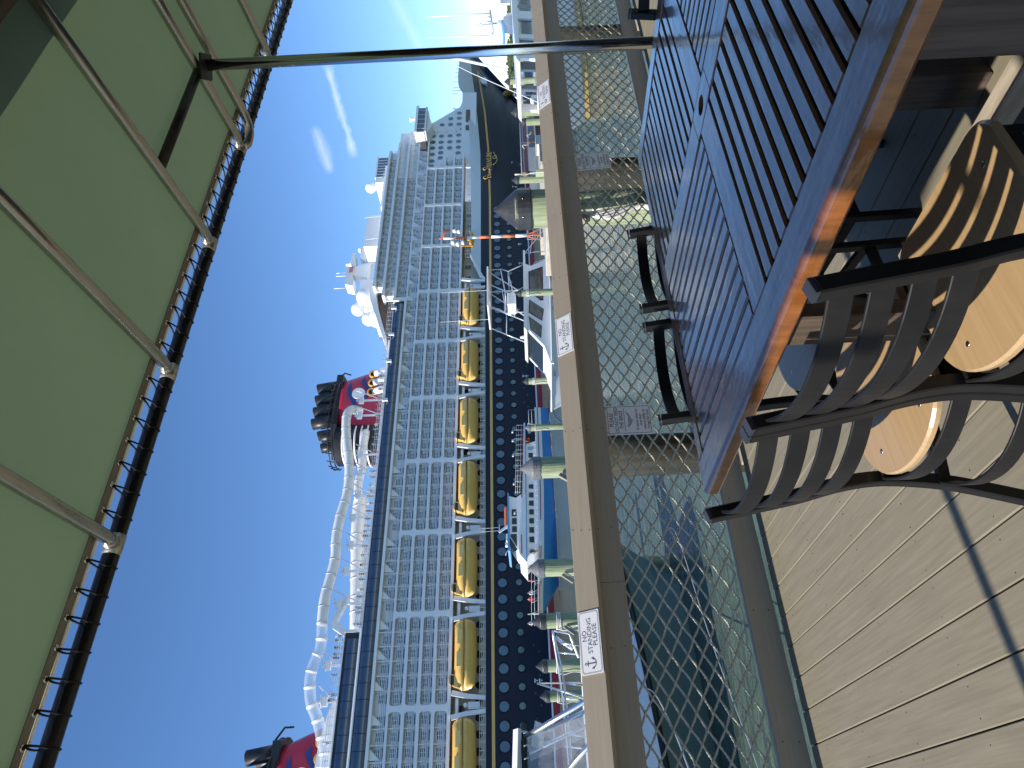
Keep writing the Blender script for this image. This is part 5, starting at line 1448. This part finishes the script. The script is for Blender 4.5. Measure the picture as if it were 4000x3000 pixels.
for y in (-1.4, 1.4): b.tube([(5.1, y, 2.62), (7.3, y, 1.2)], .03, 5); b.tube([(5.1, y, 2.62), (5.2, y, 1.2)], .03, 5); b.tube([(5.0, y, 2.3), (7.0, y, 2.0), (7.3, y, 1.2)], .025, 5)
b.build('stern_frame', M_alu, wb)
b = MB(); b.lathe((8.6, -.6, 1.55), [(.42, -.03), (.45, 0), (.42, .03)], 16, axis='y', caps=False); 
for a in range(0, 180, 30): b.tube([(8.6 + .42 * math.cos(R(a)), -.6, 1.55 + .42 * math.sin(R(a))), (8.6 - .42 * math.cos(R(a)), -.6, 1.55 - .42 * math.sin(R(a)))], .02, 4)
b.build('net_hauler_wheel', M_blackr, wb)
text('boat_number', 'FL 1493 UF', .33, M_trim, wb, frame((.9, -1.82, 1.03), (1, -.02, -.03), (0, 0, 1)), .008, xs=.85, space=1.15)
text('boat_name', 'KEY', .16, M_ink, wb, frame((-3.9, -whalf(-3.9, 1) - .05, 1.28), (1, -.5, -.06), (0, 0, 1)), .008)
b = MB(); b.tube(curve_pts([(-5.4, 0, 1.5), (-6.4, -.5, 1.3), (-7.2, -1.0, .6), (-7.8, -1.6, -.1)], 5), .02, 5); b.build('bow_line', M_ropeb, wb)

# ---- white cabin boat at the right edge
cb = thing('cabin_cruiser', 'white cabin boat with radar and tall aerials at the right edge', 'cabin boat', (28, 16, WATER_Z))
CX = [8, 5, 2, 0, -1.5, -3, -4.2, -5.2, -6.0]
def cstem(t): return -4.2 - 2.0 * t
def chalf(x, t): return 1.5 * (1 - (1 - max(0, min(1, (x - cstem(t)) / 5.5))) ** 2.2)
def csheer(x): return lerp(-x, [(-8, 1.05), (2, 1.2), (6.2, 1.5)])
boat_hull(cb, CX, chalf, csheer, cstem, 'hull', M_gel)
b = MB(); secs = [[(max(x, cstem(.3)), -chalf(max(x, cstem(.3)), .3) * .95 - .01, z) for z in (.02, .22)] for x in CX]; loft(b, secs, smooth=False); b.build('yellow_stripe', mat('boot_yellow', (.60, .40, .12), rough=.5), cb)
b = MB(); secs = [[(max(x, cstem(0)), -chalf(max(x, cstem(0)), 0) * .9 - .02, z) for z in (-.5, .03)] for x in CX]; loft(b, secs, smooth=False); b.build('bottom_paint', mat('bottom_dark', (.02, .03, .03), rough=.6), cb)
b = MB(); b.add([(x, s * chalf(x, 1), csheer(x) - .04) for s, xs_ in ((-1, CX), (1, list(reversed(CX)))) for x in xs_], [tuple(range(2 * len(CX)))]); b.build('deck', M_gel, cb)
b = MB()
b.prism([(6.0, 1.15), (6.0, 1.92), (-2.5, 1.92), (-3.6, 1.5), (-3.6, 1.2)], -1.15, 1.15)
for x in (6, 3.0, 2.62, 1.12, .62, -.78, -1.0): pass
b.prism([(6.0, 2.58), (6.0, 2.64), (-2.5, 2.62), (-2.5, 2.56)], -1.15, 1.15); b.build('cabin', M_gel, cb)
for (xa, xb) in ((6.0, 5.86), (2.85, 2.35), (1.05, .45), (-.75, -1.05), (-2.1, -2.5)):
    b = MB(); b.prism([(xa, 1.90), (xb, 1.90), (xb + .12, 2.6), (xa + .12, 2.6)], -1.16, -1.05); b.build('window_post', M_gel, cb)
    b = MB(); b.prism([(xa, 1.90), (xb, 1.90), (xb + .12, 2.6), (xa + .12, 2.6)], 1.05, 1.16); b.build('window_post', M_gel, cb)
b = MB(); b.prism([(6.6, 2.64), (6.6, 2.83), (1.0, 2.80), (-2.6, 2.72), (-2.9, 2.6), (-2.4, 2.58)], -1.3, 1.3); b.build('cabin_roof', M_gel, cb)
for (xa, xb) in ((5.84, 2.87), (2.33, 1.07), (.43, -.73), (-1.07, -2.08)):
    b = MB(); b.prism([(xa, 1.94), (xb, 1.94), (xb + .11, 2.56), (xa + .11, 2.56)], -1.09, -1.075); b.build('window', M_wins, cb)
b = MB()
b.tube([(2.9, .2, 2.8), (2.85, .2, 3.68)], .04, 6); b.tube([(1.6, .2, 3.62), (4.0, .2, 3.78)], .045, 6); b.prism([(3.4, 2.8), (2.2, 2.8), (2.4, 3.2), (3.0, 3.2)], 0, .4)
b.tube([(3.75, .2, 3.75), (3.7, .2, 6.7)], [.035, .015], 6); b.tube([(1.85, .2, 3.68), (1.95, .2, 6.55)], [.035, .015], 6); b.tube([(2.95, .2, 3.7), (2.92, .2, 4.15)], .09, 8); b.tube([(2.9, .2, 4.15), (2.9, .2, 4.4)], .03, 6); b.lathe((3.55, .2, 3.78), [(.09, 0), (.09, .08), (.02, .14)], 8); b.lathe((1.9, .2, 3.7), [(.1, 0), (.1, .08), (.02, .14)], 8)
b.build('aerial_mast', M_gel, cb)
b = MB(); b.lathe((2.05, .2, 3.18), [(.42, 0), (.5, .06), (.5, .22), (.4, .3)], 18); r_ = b.build('radar_scanner', M_gel, cb); b = MB(); b.lathe((2.05, .2, 3.175), [(.45, -.03), (.515, .05), (.505, .09)], 18); b.build('radar_band', M_lblue, r_)
b = MB(); b.bevbox(2.95, 5.2, -.6, -.5, 2.86, 3.30, .02); nb_ = b.build('number_board', M_gelshade, cb)
text('lettering', '1251631', .34, mat('board_ink', (.22, .23, .25), rough=.6), cb, frame((3.9, -.61, 3.08), (1, 0, 0), (0, 0, 1)), .004)
# long white pole raked behind the steel awning pole, with its stay
t = thing('outrigger_pole', 'white raked pole with stay lines beside the steel awning pole', 'outrigger', (24.4, 16, WATER_Z + 1.9))
b = MB(); b.tube([(3.4, .6, 1.2), (5.0, .6, 4.5)], .06, 8); b.build('pole', M_wtube, t)
b = MB(); b.tube([(5.0, .6, 4.48), (3.0, .4, 2.75), (0, 0, 0)], .014, 5); b.tube([(5.0, .6, 4.48), (4.6, .3, 3.2)], .01, 4); b.build('stay_line', M_wtube, t)

# ---- big sea-green sport boat moored close on the left
gb = thing('sport_boat', 'sea green hulled sport boat moored close beyond the net at left', 'boat', (0, 12.6, WATER_Z))
GX = [-7, -4, -1, 0, 1, 2, 3, 3.8, 4.5, 5.1, 5.6]
def gstem(t): return 4.75 + .55 * t + .35 * t * t
def ghalf(x, t): return 2.1 * (1 - (1 - max(0, min(1, (gstem(t) - x) / 6.5))) ** 2.0)
def gsheer(x): return lerp(x, [(-7, 1.0), (1.28, 1.06), (2.5, 1.13), (4, 1.20), (5.7, 1.25)])
def gco(x): return lerp(x, [(-7, .42), (1.3, .37), (2.5, .22), (4, .09), (5.7, .04)])
b = MB()
for side in (-1, 1):
    secs = []
    for x in GX:
        row = []
        for j in range(8):
            t = j / 7; z = -.1 + (gsheer(x) + .1) * t; xx = min(x, gstem(t))
            row.append((xx, 1.2 + side * ghalf(xx, t) * (.45 + .55 * t ** .8), z))
        secs.append(row)
    loft(b, secs)
b.build('hull', M_teal, gb)
b = MB()
for side in (-1, 1): loft(b, [[(min(x, gstem(0)) - .15 * k, 1.2 + side * (ghalf(min(x, gstem(0)), 0) * .45 - .35 * k), .05 - .5 * k) for k in (0, 1)] for x in GX], smooth=False)
b.build('bottom_paint', M_blackr, gb)
b = MB()
for side in (-1, 1): b.tube([(min(x, gstem(1)), 1.2 + side * (ghalf(min(x, gstem(1)), 1) + .02), gsheer(x) - .06) for x in GX], .05, 8)
b.build('rub_rail', M_blackr, gb)
b = MB()
for side in (-1, 1): loft(b, [[(min(x, gstem(1)), 1.2 + side * (ghalf(min(x, gstem(1)), 1) - o), gsheer(x) + z) for o, z in ((-.02, -.02), (.03, gco(x) * .75), (.16, gco(x)), (.5, gco(x) + .03))] for x in GX])
b.add([(min(x, gstem(1)), 1.2 + s * max(0, ghalf(min(x, gstem(1)), 1) - .48), gsheer(x) + gco(x) + .02) for s, xs_ in ((-1, GX), (1, list(reversed(GX)))) for x in xs_], [tuple(range(2 * len(GX)))])
b.build('deck', M_gel, gb)
# hard top, clear curtains, tubes
b = MB(); b.sweep([(-3, .6, 3.22), (1.0, .6, 3.24), (1.72, .6, 3.20)], [(-1.7, -.05), (1.7, -.05), (1.75, 0), (1.6, .08), (-1.6, .08), (-1.75, 0)]); b.build('hard_top', M_canvas, gb)
b = MB(); b.tube([(-3, -1.1, 3.10), (1.55, -1.1, 3.12), (1.80, -.9, 3.12)], .045, 8); b.tube([(1.8, -.9, 3.12), (1.85, 2.2, 3.12)], .045, 8)
b.build('top_rail', M_blackr, gb)
b = MB()
for i in range(26): 
    x = -2.6 + i * .17; b.tube([(x, -1.15, 3.12), (x + .02, -1.10, 3.06), (x + .04, -1.04, 3.12), (x + .02, -1.1, 3.17)], .012, 4)
b.build('top_lacing', M_wtube, gb, kind='stuff')
b = MB(); n_ = 20; q = []
vs = []
for j in range(n_ + 1):
    u = j / n_
    for k in range(9):
        w = k / 8; x = -2.8 + 4.4 * u + .35 * w * u; y = -1.1 - .45 * w + .05 * math.sin(u * 21 + w * 3) * math.sin(w * 3.1); vs.append((x, y, 3.08 - 1.38 * w))
b.add(vs, [(j * 9 + k, (j + 1) * 9 + k, (j + 1) * 9 + k + 1, j * 9 + k + 1) for j in range(n_) for k in range(8)], 0, True); b.build('clear_curtain', M_vinyl, gb)
b = MB(); vs = []
for j in range(9):
    u = j / 8
    for k in range(9):
        w = k / 8; vs.append((1.62 + .42 * w + .05 * math.sin(u * 9), -1.1 + 3.2 * u, 3.08 - 1.2 * w))
b.add(vs, [(j * 9 + k, (j + 1) * 9 + k, (j + 1) * 9 + k + 1, j * 9 + k + 1) for j in range(8) for k in range(8)], 0, True); b.build('clear_curtain', M_vinyl, gb)
b = MB()
b.tube([(1.6, -1.05, 3.12), (2.02, -1.5, 2.15), (2.2, -1.55, 1.8)], .04, 8); b.tube([(1.8, 2.2, 3.1), (2.3, 2.4, 1.85)], .04, 8); b.tube([(1.1, -1.2, 2.55), (1.5, -1.52, 2.1), (1.75, -1.55, 1.8)], .04, 8); b.tube([(1.82, .2, 2.9), (2.15, -.4, 1.9)], .035, 8); b.tube([(-.6, -1.1, 3.1), (-.5, -1.55, 1.75)], .04, 8)
b.build('top_support_tube', M_alu, gb, kind='stuff')
b = MB(); b.prism([(.2, 1.7), (1.3, 1.7), (1.2, 2.45), (.9, 2.75), (.2, 2.75)], .2, 1.6); b.build('console', M_gel, gb)
b = MB(); b.sweep(curve_pts([(1.7, .0, 2.92), (1.86, .3, 2.90), (1.95, .8, 2.92), (1.9, 1.4, 2.95)], 4), [(-.14, -.08), (.10, -.10), (.16, .04), (-.1, .10)]); b.build('spray_visor', M_canvas, gb)
b = MB()
for s in (-1,): b.tube(curve_pts([(-1, 1.2 + s * 1.9, 1.8), (1, 1.2 + s * 1.85, 1.86), (1.4, 1.2 + s * 1.8, 1.7)], 4), .02, 6)
b.build('grab_rail', M_alu, gb)
b = MB(); b.tube(curve_pts([(2.3, -.75, 1.42), (2.2, -1.0, 1.12), (1.52, -2.4, 1.14), (.87, -3.8, 1.25), (-.6, -7.2, 1.6)], 6), .010, 6); b.build('mooring_line', M_ropew, gb)
b = MB(); b.tube(curve_pts([(4.9, -.6, .5), (4.73, -1.1, .38), (2.57, -3.1, .61), (1.36, -4.6, .82), (.67, -5.8, 1.03), (-.9, -8.5, 1.55)], 6), .007, 6); b.build('thin_line', M_ropew, gb)
b = MB(); b.bevbox(.95, 1.15, -.78, -.70, 1.46, 1.52, .01); b.bevbox(1.0, 1.1, -.82, -.70, 1.44, 1.5, .01); b.build('cleat', M_alu, gb)

# ---- second white boat behind it, only its bow rails show
sb_ = thing('bow_rail_boat', 'white boat showing its shiny bow rails between the leftmost pilings', 'boat', (4.3, 20, WATER_Z))
SX = [-6, -3, -1.5, -.5, .3, .9, 1.4]
def sstem(t): return .75 + .65 * t
def shalf(x, t): return 1.2 * (1 - (1 - max(0, min(1, (sstem(t) - x) / 4))) ** 2)
b = MB()
for side in (-1, 1):
    loft(b, [[(min(x, sstem(j / 5)), side * shalf(min(x, sstem(j / 5)), j / 5) * (.5 + .5 * j / 5), -.2 + (1.68 + .2) * j / 5) for j in range(6)] for x in SX])
b.build('hull', M_gel, sb_)
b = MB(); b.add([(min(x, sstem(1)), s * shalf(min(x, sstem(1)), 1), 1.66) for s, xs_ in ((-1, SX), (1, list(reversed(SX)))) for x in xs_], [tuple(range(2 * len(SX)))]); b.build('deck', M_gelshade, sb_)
b = MB()
b.tube(curve_pts([(-3, -1.1, 2.15), (-.5, -.95, 2.22), (.7, -.45, 2.36), (1.15, 0, 2.42), (.7, .45, 2.36), (-.5, .95, 2.22), (-3, 1.1, 2.15)], 5), .028, 6)
for x, y in ((-.5, -.95), (.6, -.5), (.6, .5), (-.5, .95), (-1.7, -1.05), (-1.7, 1.05)): b.tube([(x, y, 1.68), (x + .08, y, 2.25)], .024, 6)
b.tube([(1.15, 0, 2.4), (1.05, 0, 1.95), (.4, 0, 1.75)], .03, 6); b.tube([(.95, -.1, 2.35), (.6, -.1, 1.9)], .05, 6); b.tube([(-.8, -.9, 1.7), (-.3, -.4, 2.9), (-.2, .2, 1.7)], .025, 6)
b.build('bow_rail', M_alu, sb_)

# ------------------------------------------------------------------ low concrete dock with fence, crates, beacon
M_conc = mat('dock_concrete', (.42, .39, .33), (.52, .49, .42), rough=.85, scale=(2, 2, 2), bump=.4, bdist=.02)
M_fence = mat('fence_galv', (.42, .44, .45), rough=.5, metal=.4)
M_crate = mat('crate_brown', (.20, .10, .065), (.27, .15, .10), rough=.75, scale=(4, 4, 20))
M_perf = mat('crate_pale', (.60, .56, .49), (.66, .62, .55), rough=.7, scale=(6, 6, 6))
def at_ray(kx, ky, Y): return Vector((kx * Y, Y, EYE + ky * Y))
dk = MB(); dk.bevbox(28.5, 46, 25.0, 30, -1.9, -.20, .03)
o = dk.build('concrete_dock', M_conc); tag(o, 'low pale concrete dock with fence and pelicans below the ship bow', 'dock')
fe = thing('chain_fence', 'low galvanised chain link fence along the concrete dock', 'fence', (36, 25.6, -.2))
b = MB(); b.tube([(-3.8, 0, 1.18), (4.2, 0, 1.14)], .03, 6); b.build('top_pipe', M_fence, fe)
for x in (-3.6, -.87, 1.6, 3.9):
    b = MB(); b.tube([(x, 0, 0), (x, 0, 1.17)], .03, 6); b.build('post', M_fence, fe)
b = MB()
x = -3.8
while x < 4.1:
    for s in (-1, 1):
        x1 = x + s * 1.1; z0, z1 = .04, 1.14
        b.tube([(x, 0, z0), (max(-3.8, min(4.1, x1)), 0, z0 + (z1 - z0) * abs(max(-3.8, min(4.1, x1)) - x) / 1.1)], .0042, 3, caps=False)
    x += .095
b.build('chain_mesh', M_fence, fe, kind='stuff')
def crate(x0, x1, z0, z1, mtl, label, name, slats=True):
    t = thing(name, label, 'crate', ((x0 + x1) / 2, 25.2, z0), group='boxes on the concrete dock')
    w = (x1 - x0) / 2
    b = MB(); b.bevbox(-w, w, -.4, .4, 0, z1 - z0, .015); b.build('box', mtl, t)
    b = MB(); b.bevbox(-w - .03, w + .03, -.43, .43, z1 - z0, z1 - z0 + .035, .01); b.build('lid', M_conc if not slats else mat('lid_blue_grey', (.16, .19, .24), rough=.6), t)
    if slats:
        for i in range(7):
            b = MB(); b.bar((-w + .1 + i * w * .28, -.41, .02), (-w + .1 + i * w * .28 + .1, -.41, z1 - z0 - .02), .03, .02); b.build('slat', mtl, t)
crate(34.8, 35.78, -.2, .06, M_crate, 'brown boarded crate in sun on the concrete dock', 'wooden_crate')
crate(35.86, 36.7, -.2, .10, mat('crate_dark', (.09, .06, .045), rough=.8), 'darker shaded crate right of the brown one on the dock', 'wooden_crate')
crate(33.85, 34.72, -.2, .08, M_perf, 'pale box under a pelican, left of the brown crate', 'fish_box', False)
crate(36.95, 38.3, -.2, .02, M_perf, 'pale box right of the dark crate, below two pilings', 'fish_box', False)
crate(32.3, 33.8, -.2, -.10, M_conc, 'low pale slab at the left of the dock boxes', 'fish_box', False)
sh = thing('white_shack', 'tiny white bait box with a pitched lid beside the right pilings', 'box', (39.1, 25.6, -.2))
b = MB(); b.box(-.35, .35, -.3, .3, 0, .26); b.build('body', M_gel, sh); b = MB(); b.prism([(-.42, .26), (.42, .26), (0, .44)], -.34, .34); b.build('lid', M_gel, sh); b = MB(); b.box(.42, .8, -.2, .2, .0, .22); b.build('red_can', M_trim, sh)
b = MB()
for x, y in ((40.3, 25.5), (40.9, 25.6), (41.4, 25.5)): pass
def small_chair(x, lab):
    t = thing('deck_chair', lab, 'chair', (x, 26.2, -.2), group='dark chairs on the dock')
    b = MB(); b.box(-.24, .24, -.22, .22, .40, .44); b.build('seat', M_metal, t)
    b = MB(); b.box(-.24, .24, .20, .24, .44, .86); b.build('backrest', M_metal, t)
    for sx in (-.22, .22):
        for sy in (-.2, .2):
            b = MB(); b.bar((sx, sy, 0), (sx, sy, .42), .03, .03); b.build('leg', M_metal, t)
small_chair(40.3, 'left one of two small dark chairs on the dock by the white cabin boat'); small_chair(41.0, 'right one of two small dark chairs on the dock, nearer the cabin boat')

# pelicans: one continuous body each
M_pel = mat('pelican_brown', (.15, .105, .07), (.30, .25, .20), rough=.8, scale=(14, 14, 9), bump=.5)
def pelican_mesh(head_up):
    v = [(0, 0, .52), (.14, 0, .58), (.26, 0, .66), (-.16, 0, .48), (-.32, 0, .44),
         (.33, 0, .76), (.30, 0, .90), (.30, 0, 1.02), (.36, 0, 1.10), (.46, 0, 1.06), (.60, 0, .98 if head_up else .90), (.74, 0, .92 if head_up else .78),
         (.02, .09, .34), (.0, .09, .16), (.0, .09, .02), (.09, .09, .015), (.02, -.09, .34), (.0, -.09, .16), (.0, -.09, .02), (.09, -.09, .015)]
    e = [(0, 1), (1, 2), (0, 3), (3, 4), (2, 5), (5, 6), (6, 7), (7, 8), (8, 9), (9, 10), (10, 11), (0, 12), (12, 13), (13, 14), (14, 15), (0, 16), (16, 17), (17, 18), (18, 19)]
    r = [(.17, .16), (.16, .15), (.09, .09), (.13, .12), (.05, .08), .055, .045, .045, .06, .04, .03, .012, .045, .018, .016, .02, .045, .018, .016, .02]
    m = bpy.data.materials.get('pelican_feather')
    if not m:
        m = bpy.data.materials.new('pelican_feather'); m.use_nodes = True; nn = m.node_tree.nodes; ll = m.node_tree.links
        t = nn.new('ShaderNodeTexCoord'); sx = nn.new('ShaderNodeSeparateXYZ'); rp_ = nn.new('ShaderNodeValToRGB')
        ll.new(t.outputs['Object'], sx.inputs[0]); ll.new(sx.outputs['Z'], rp_.inputs[0])
        rp_.color_ramp.elements[0].color = (.08, .06, .05, 1); rp_.color_ramp.elements[0].position = .3
        rp_.color_ramp.elements[1].color = (.66, .62, .52, 1); rp_.color_ramp.elements[1].position = .98
        el = rp_.color_ramp.elements.new(.45); el.color = (.17, .13, .10, 1); el = rp_.color_ramp.elements.new(.72); el.color = (.26, .21, .17, 1)
        ll.new(rp_.outputs[0], nn['Principled BSDF'].inputs['Base Color']); nn['Principled BSDF'].inputs['Roughness'].default_value = .85
    me = skin('pelican', v, e, r, m, 1); return me
pa, pb = pelican_mesh(True), pelican_mesh(False)
for me, x, y, z, s, rz, lab in ((pa, 37.0, 25.1, .055, .66, 200, 'pelican on the pale dock box right of the dark crate, facing right'), (pb, 36.5, 25.1, .135, .62, 185, 'pelican standing on the dark crate, head drawn in'), (pb, 35.4, 25.1, .095, .45, 150, 'pelican crouched low on the brown crate'), (pa, 34.5, 25.1, .115, .70, 170, 'pelican on the pale box left of the brown crate')):
    o = link('pelican', me, None, (x, y, z), rot=(0, 0, R(rz))); o.scale = (s, s, s); tag(o, lab, 'pelican', 'pelicans on the dock')
lp = MB(); lp.lathe((26.0, 20.6, 0), [(.17, -2.8), (.17, .40)], 16); o = lp.build('low_piling', M_pilegreen); tag(o, 'low uncapped piling under a pelican, half behind the biggest capped piling', 'piling')
o = link('pelican', pa, None, (26.0, 20.6, .40), rot=(0, 0, R(40))); o.scale = (.85, .85, .85); tag(o, 'pelican perched right beside the biggest black piling cap', 'pelican', 'pelicans on the dock')
# ropes from pile to dock
b = MB(); b.tube(curve_pts([(26.8, 21.3, .95), (24.0, 19.0, .6), (21.5, 17.0, -.2), (19, 15, -1.2)], 6), .018, 5); o = b.build('mooring_line', M_ropew); tag(o, 'slack mooring line crossing in front of the low concrete dock', 'rope')

# beacon mast
M_orw = mat('mast_orange', (.66, .17, .07), (.72, .21, .09), rough=.5, scale=(2, 2, 2))
bk = thing('beacon_mast', 'orange and white banded steel mast with lamps, on a pale block', 'mast', (42.67, 40, 0))
b = MB(); b.bevbox(-1.35, 1.15, -1, 1, -1.7, -.42, .03); b.build('concrete_base', M_conc, bk)
zz = [-.42, .63, 1.6, 2.6, 3.6, 4.6, 5.6, 6.6, 7.55]
for i, (z0, z1) in enumerate(zip(zz, zz[1:])):
    b = MB()
    if i == 0:
        for sx in (-.28, .28):
            for sy in (-.28, .28): b.tube([(sx, sy, z0), (0.06 * (1 if sx > 0 else -1), .06 * (1 if sy > 0 else -1), z1)], .05, 6)
        for k in range(5):
            t_ = k / 5; w_ = .28 - .22 * t_; z_ = z0 + (z1 - z0) * t_
            b.tube([(-w_, -w_, z_), (w_, -w_, z_), (w_, w_, z_), (-w_, w_, z_), (-w_, -w_, z_)], .025, 4)
        b.build('lattice_foot', M_orw, bk)
    else:
        b.lathe((.012 * i, 0, 0), [(.145 - .006 * i, z0), (.145 - .006 * i, z1)], 12); b.build('mast_band', M_gel if i % 2 else M_orw, bk)
b = MB(); b.tube([(.1, 0, 7.55), (.1, 0, 7.95)], .05, 6); b.tube([(.1, 0, 7.55), (1.0, 0, 7.5), (1.05, 0, 7.0)], .10, 8); b.build('mast_arm', M_orw, bk)
for dx, dz in ((-.55, 6.6), (-.75, 6.2), (-.6, 5.8), (.8, 6.5), (.7, 6.15)):
    b = MB(); b.lathe((dx, -.1, dz), [(.2, 0), (.22, .12), (.12, .3)], 10); b.bar((0, 0, dz + .1), (dx, -.1, dz + .1), .05, .05); b.build('lamp_head', M_gel, bk)
b = MB(); b.tube([(-1.3, -.8, -.4), (-1.3, -.8, .65), (1.1, -.8, .65), (1.1, -.8, -.4)], .03, 5); b.tube([(-1.3, -.8, .15), (1.1, -.8, .15)], .025, 5); b.build('guard_rail', M_fence, bk)

# ------------------------------------------------------------------ far shore
def leaf_mat(name, a, c):
    return mat(name, a, c, rough=.9, scale=(.35, .35, .35), transl=(.015, .025, .008))
M_leaf = leaf_mat('shore_foliage', (.06, .085, .04), (.11, .14, .075))
sl_ = MB(); sl_.prismz([(60, 330), (1500, 420), (1500, 900), (-300, 900), (-300, 330)], -2.2, -.9)
sl_.build('far_shore', mat('shore_sand', (.30, .28, .20), (.38, .35, .27), rough=.9, scale=(.1, .1, .1)), kind='structure')
rs = random.Random(11); fl = MB()
for i in range(8200):
    x = rs.uniform(380, 1300); y = 340 + (x - 60) * .0625 + rs.uniform(4, 26); 
    hh = 4.6 + 2.2 * math.sin(x * .031) + 1.6 * math.sin(x * .11 + 1) + 1.0 * math.sin(x * .37)
    z = -1.0 + rs.random() ** .7 * max(2.2, hh)
    s = rs.uniform(.8, 1.9); a = rs.uniform(0, 6.3); tl = rs.uniform(-.8, .8)
    c, d = math.cos(a) * s, math.sin(a) * s
    fl.add([(x - c, y - d, z - s * .5), (x + c, y + d, z - s * .5 * (1 + tl * .4)), (x + c * .6, y + d * .6, z + s * .7), (x - c * .7, y - d * .7, z + s * .6)], [(0, 1, 2, 3)])
o = fl.build('shore_woodland', M_leaf, kind='stuff')
def far_yacht(x, y, L, label):
    t = thing('motor_yacht', label, 'yacht', (x, y, WATER_Z), group='white boats moored along the far shore')
    b = MB(); b.prism([(-L / 2, 0), (-L / 2 - 1, 1.7), (L / 2, 1.3), (L / 2, 0)], -2, 2); b.build('hull', M_gel, t)
    b = MB(); b.prism([(-L * .2, 1.4), (-L * .1, 3.0), (L * .3, 3.0), (L * .35, 1.4)], -1.5, 1.5); b.build('cabin', M_gel, t)
    b = MB(); b.box(-L * .05, L * .26, -1.55, 1.55, 1.9, 2.6); b.build('cabin_window', M_win, t)
    b = MB(); b.tube([(0, 0, 3), (0, 0, 5.5)], .08, 5); b.build('mast', M_wtube, t)
far_yacht(232, 150, 9, 'small white yacht just under the tip of the ship bow')
far_yacht(252, 156, 7, 'tiny white boat seen over the cabin boat roof')
qd = MB(); qd.box(84, 140, 62, 70, -2.0, -.55); o = qd.build('far_quay', mat('quay_blue_grey', (.10, .13, .17), (.15, .18, .22), rough=.8, scale=(.4, .4, 1.5))); tag(o, 'low blue grey quay wall at water level under the ship bow', 'quay')
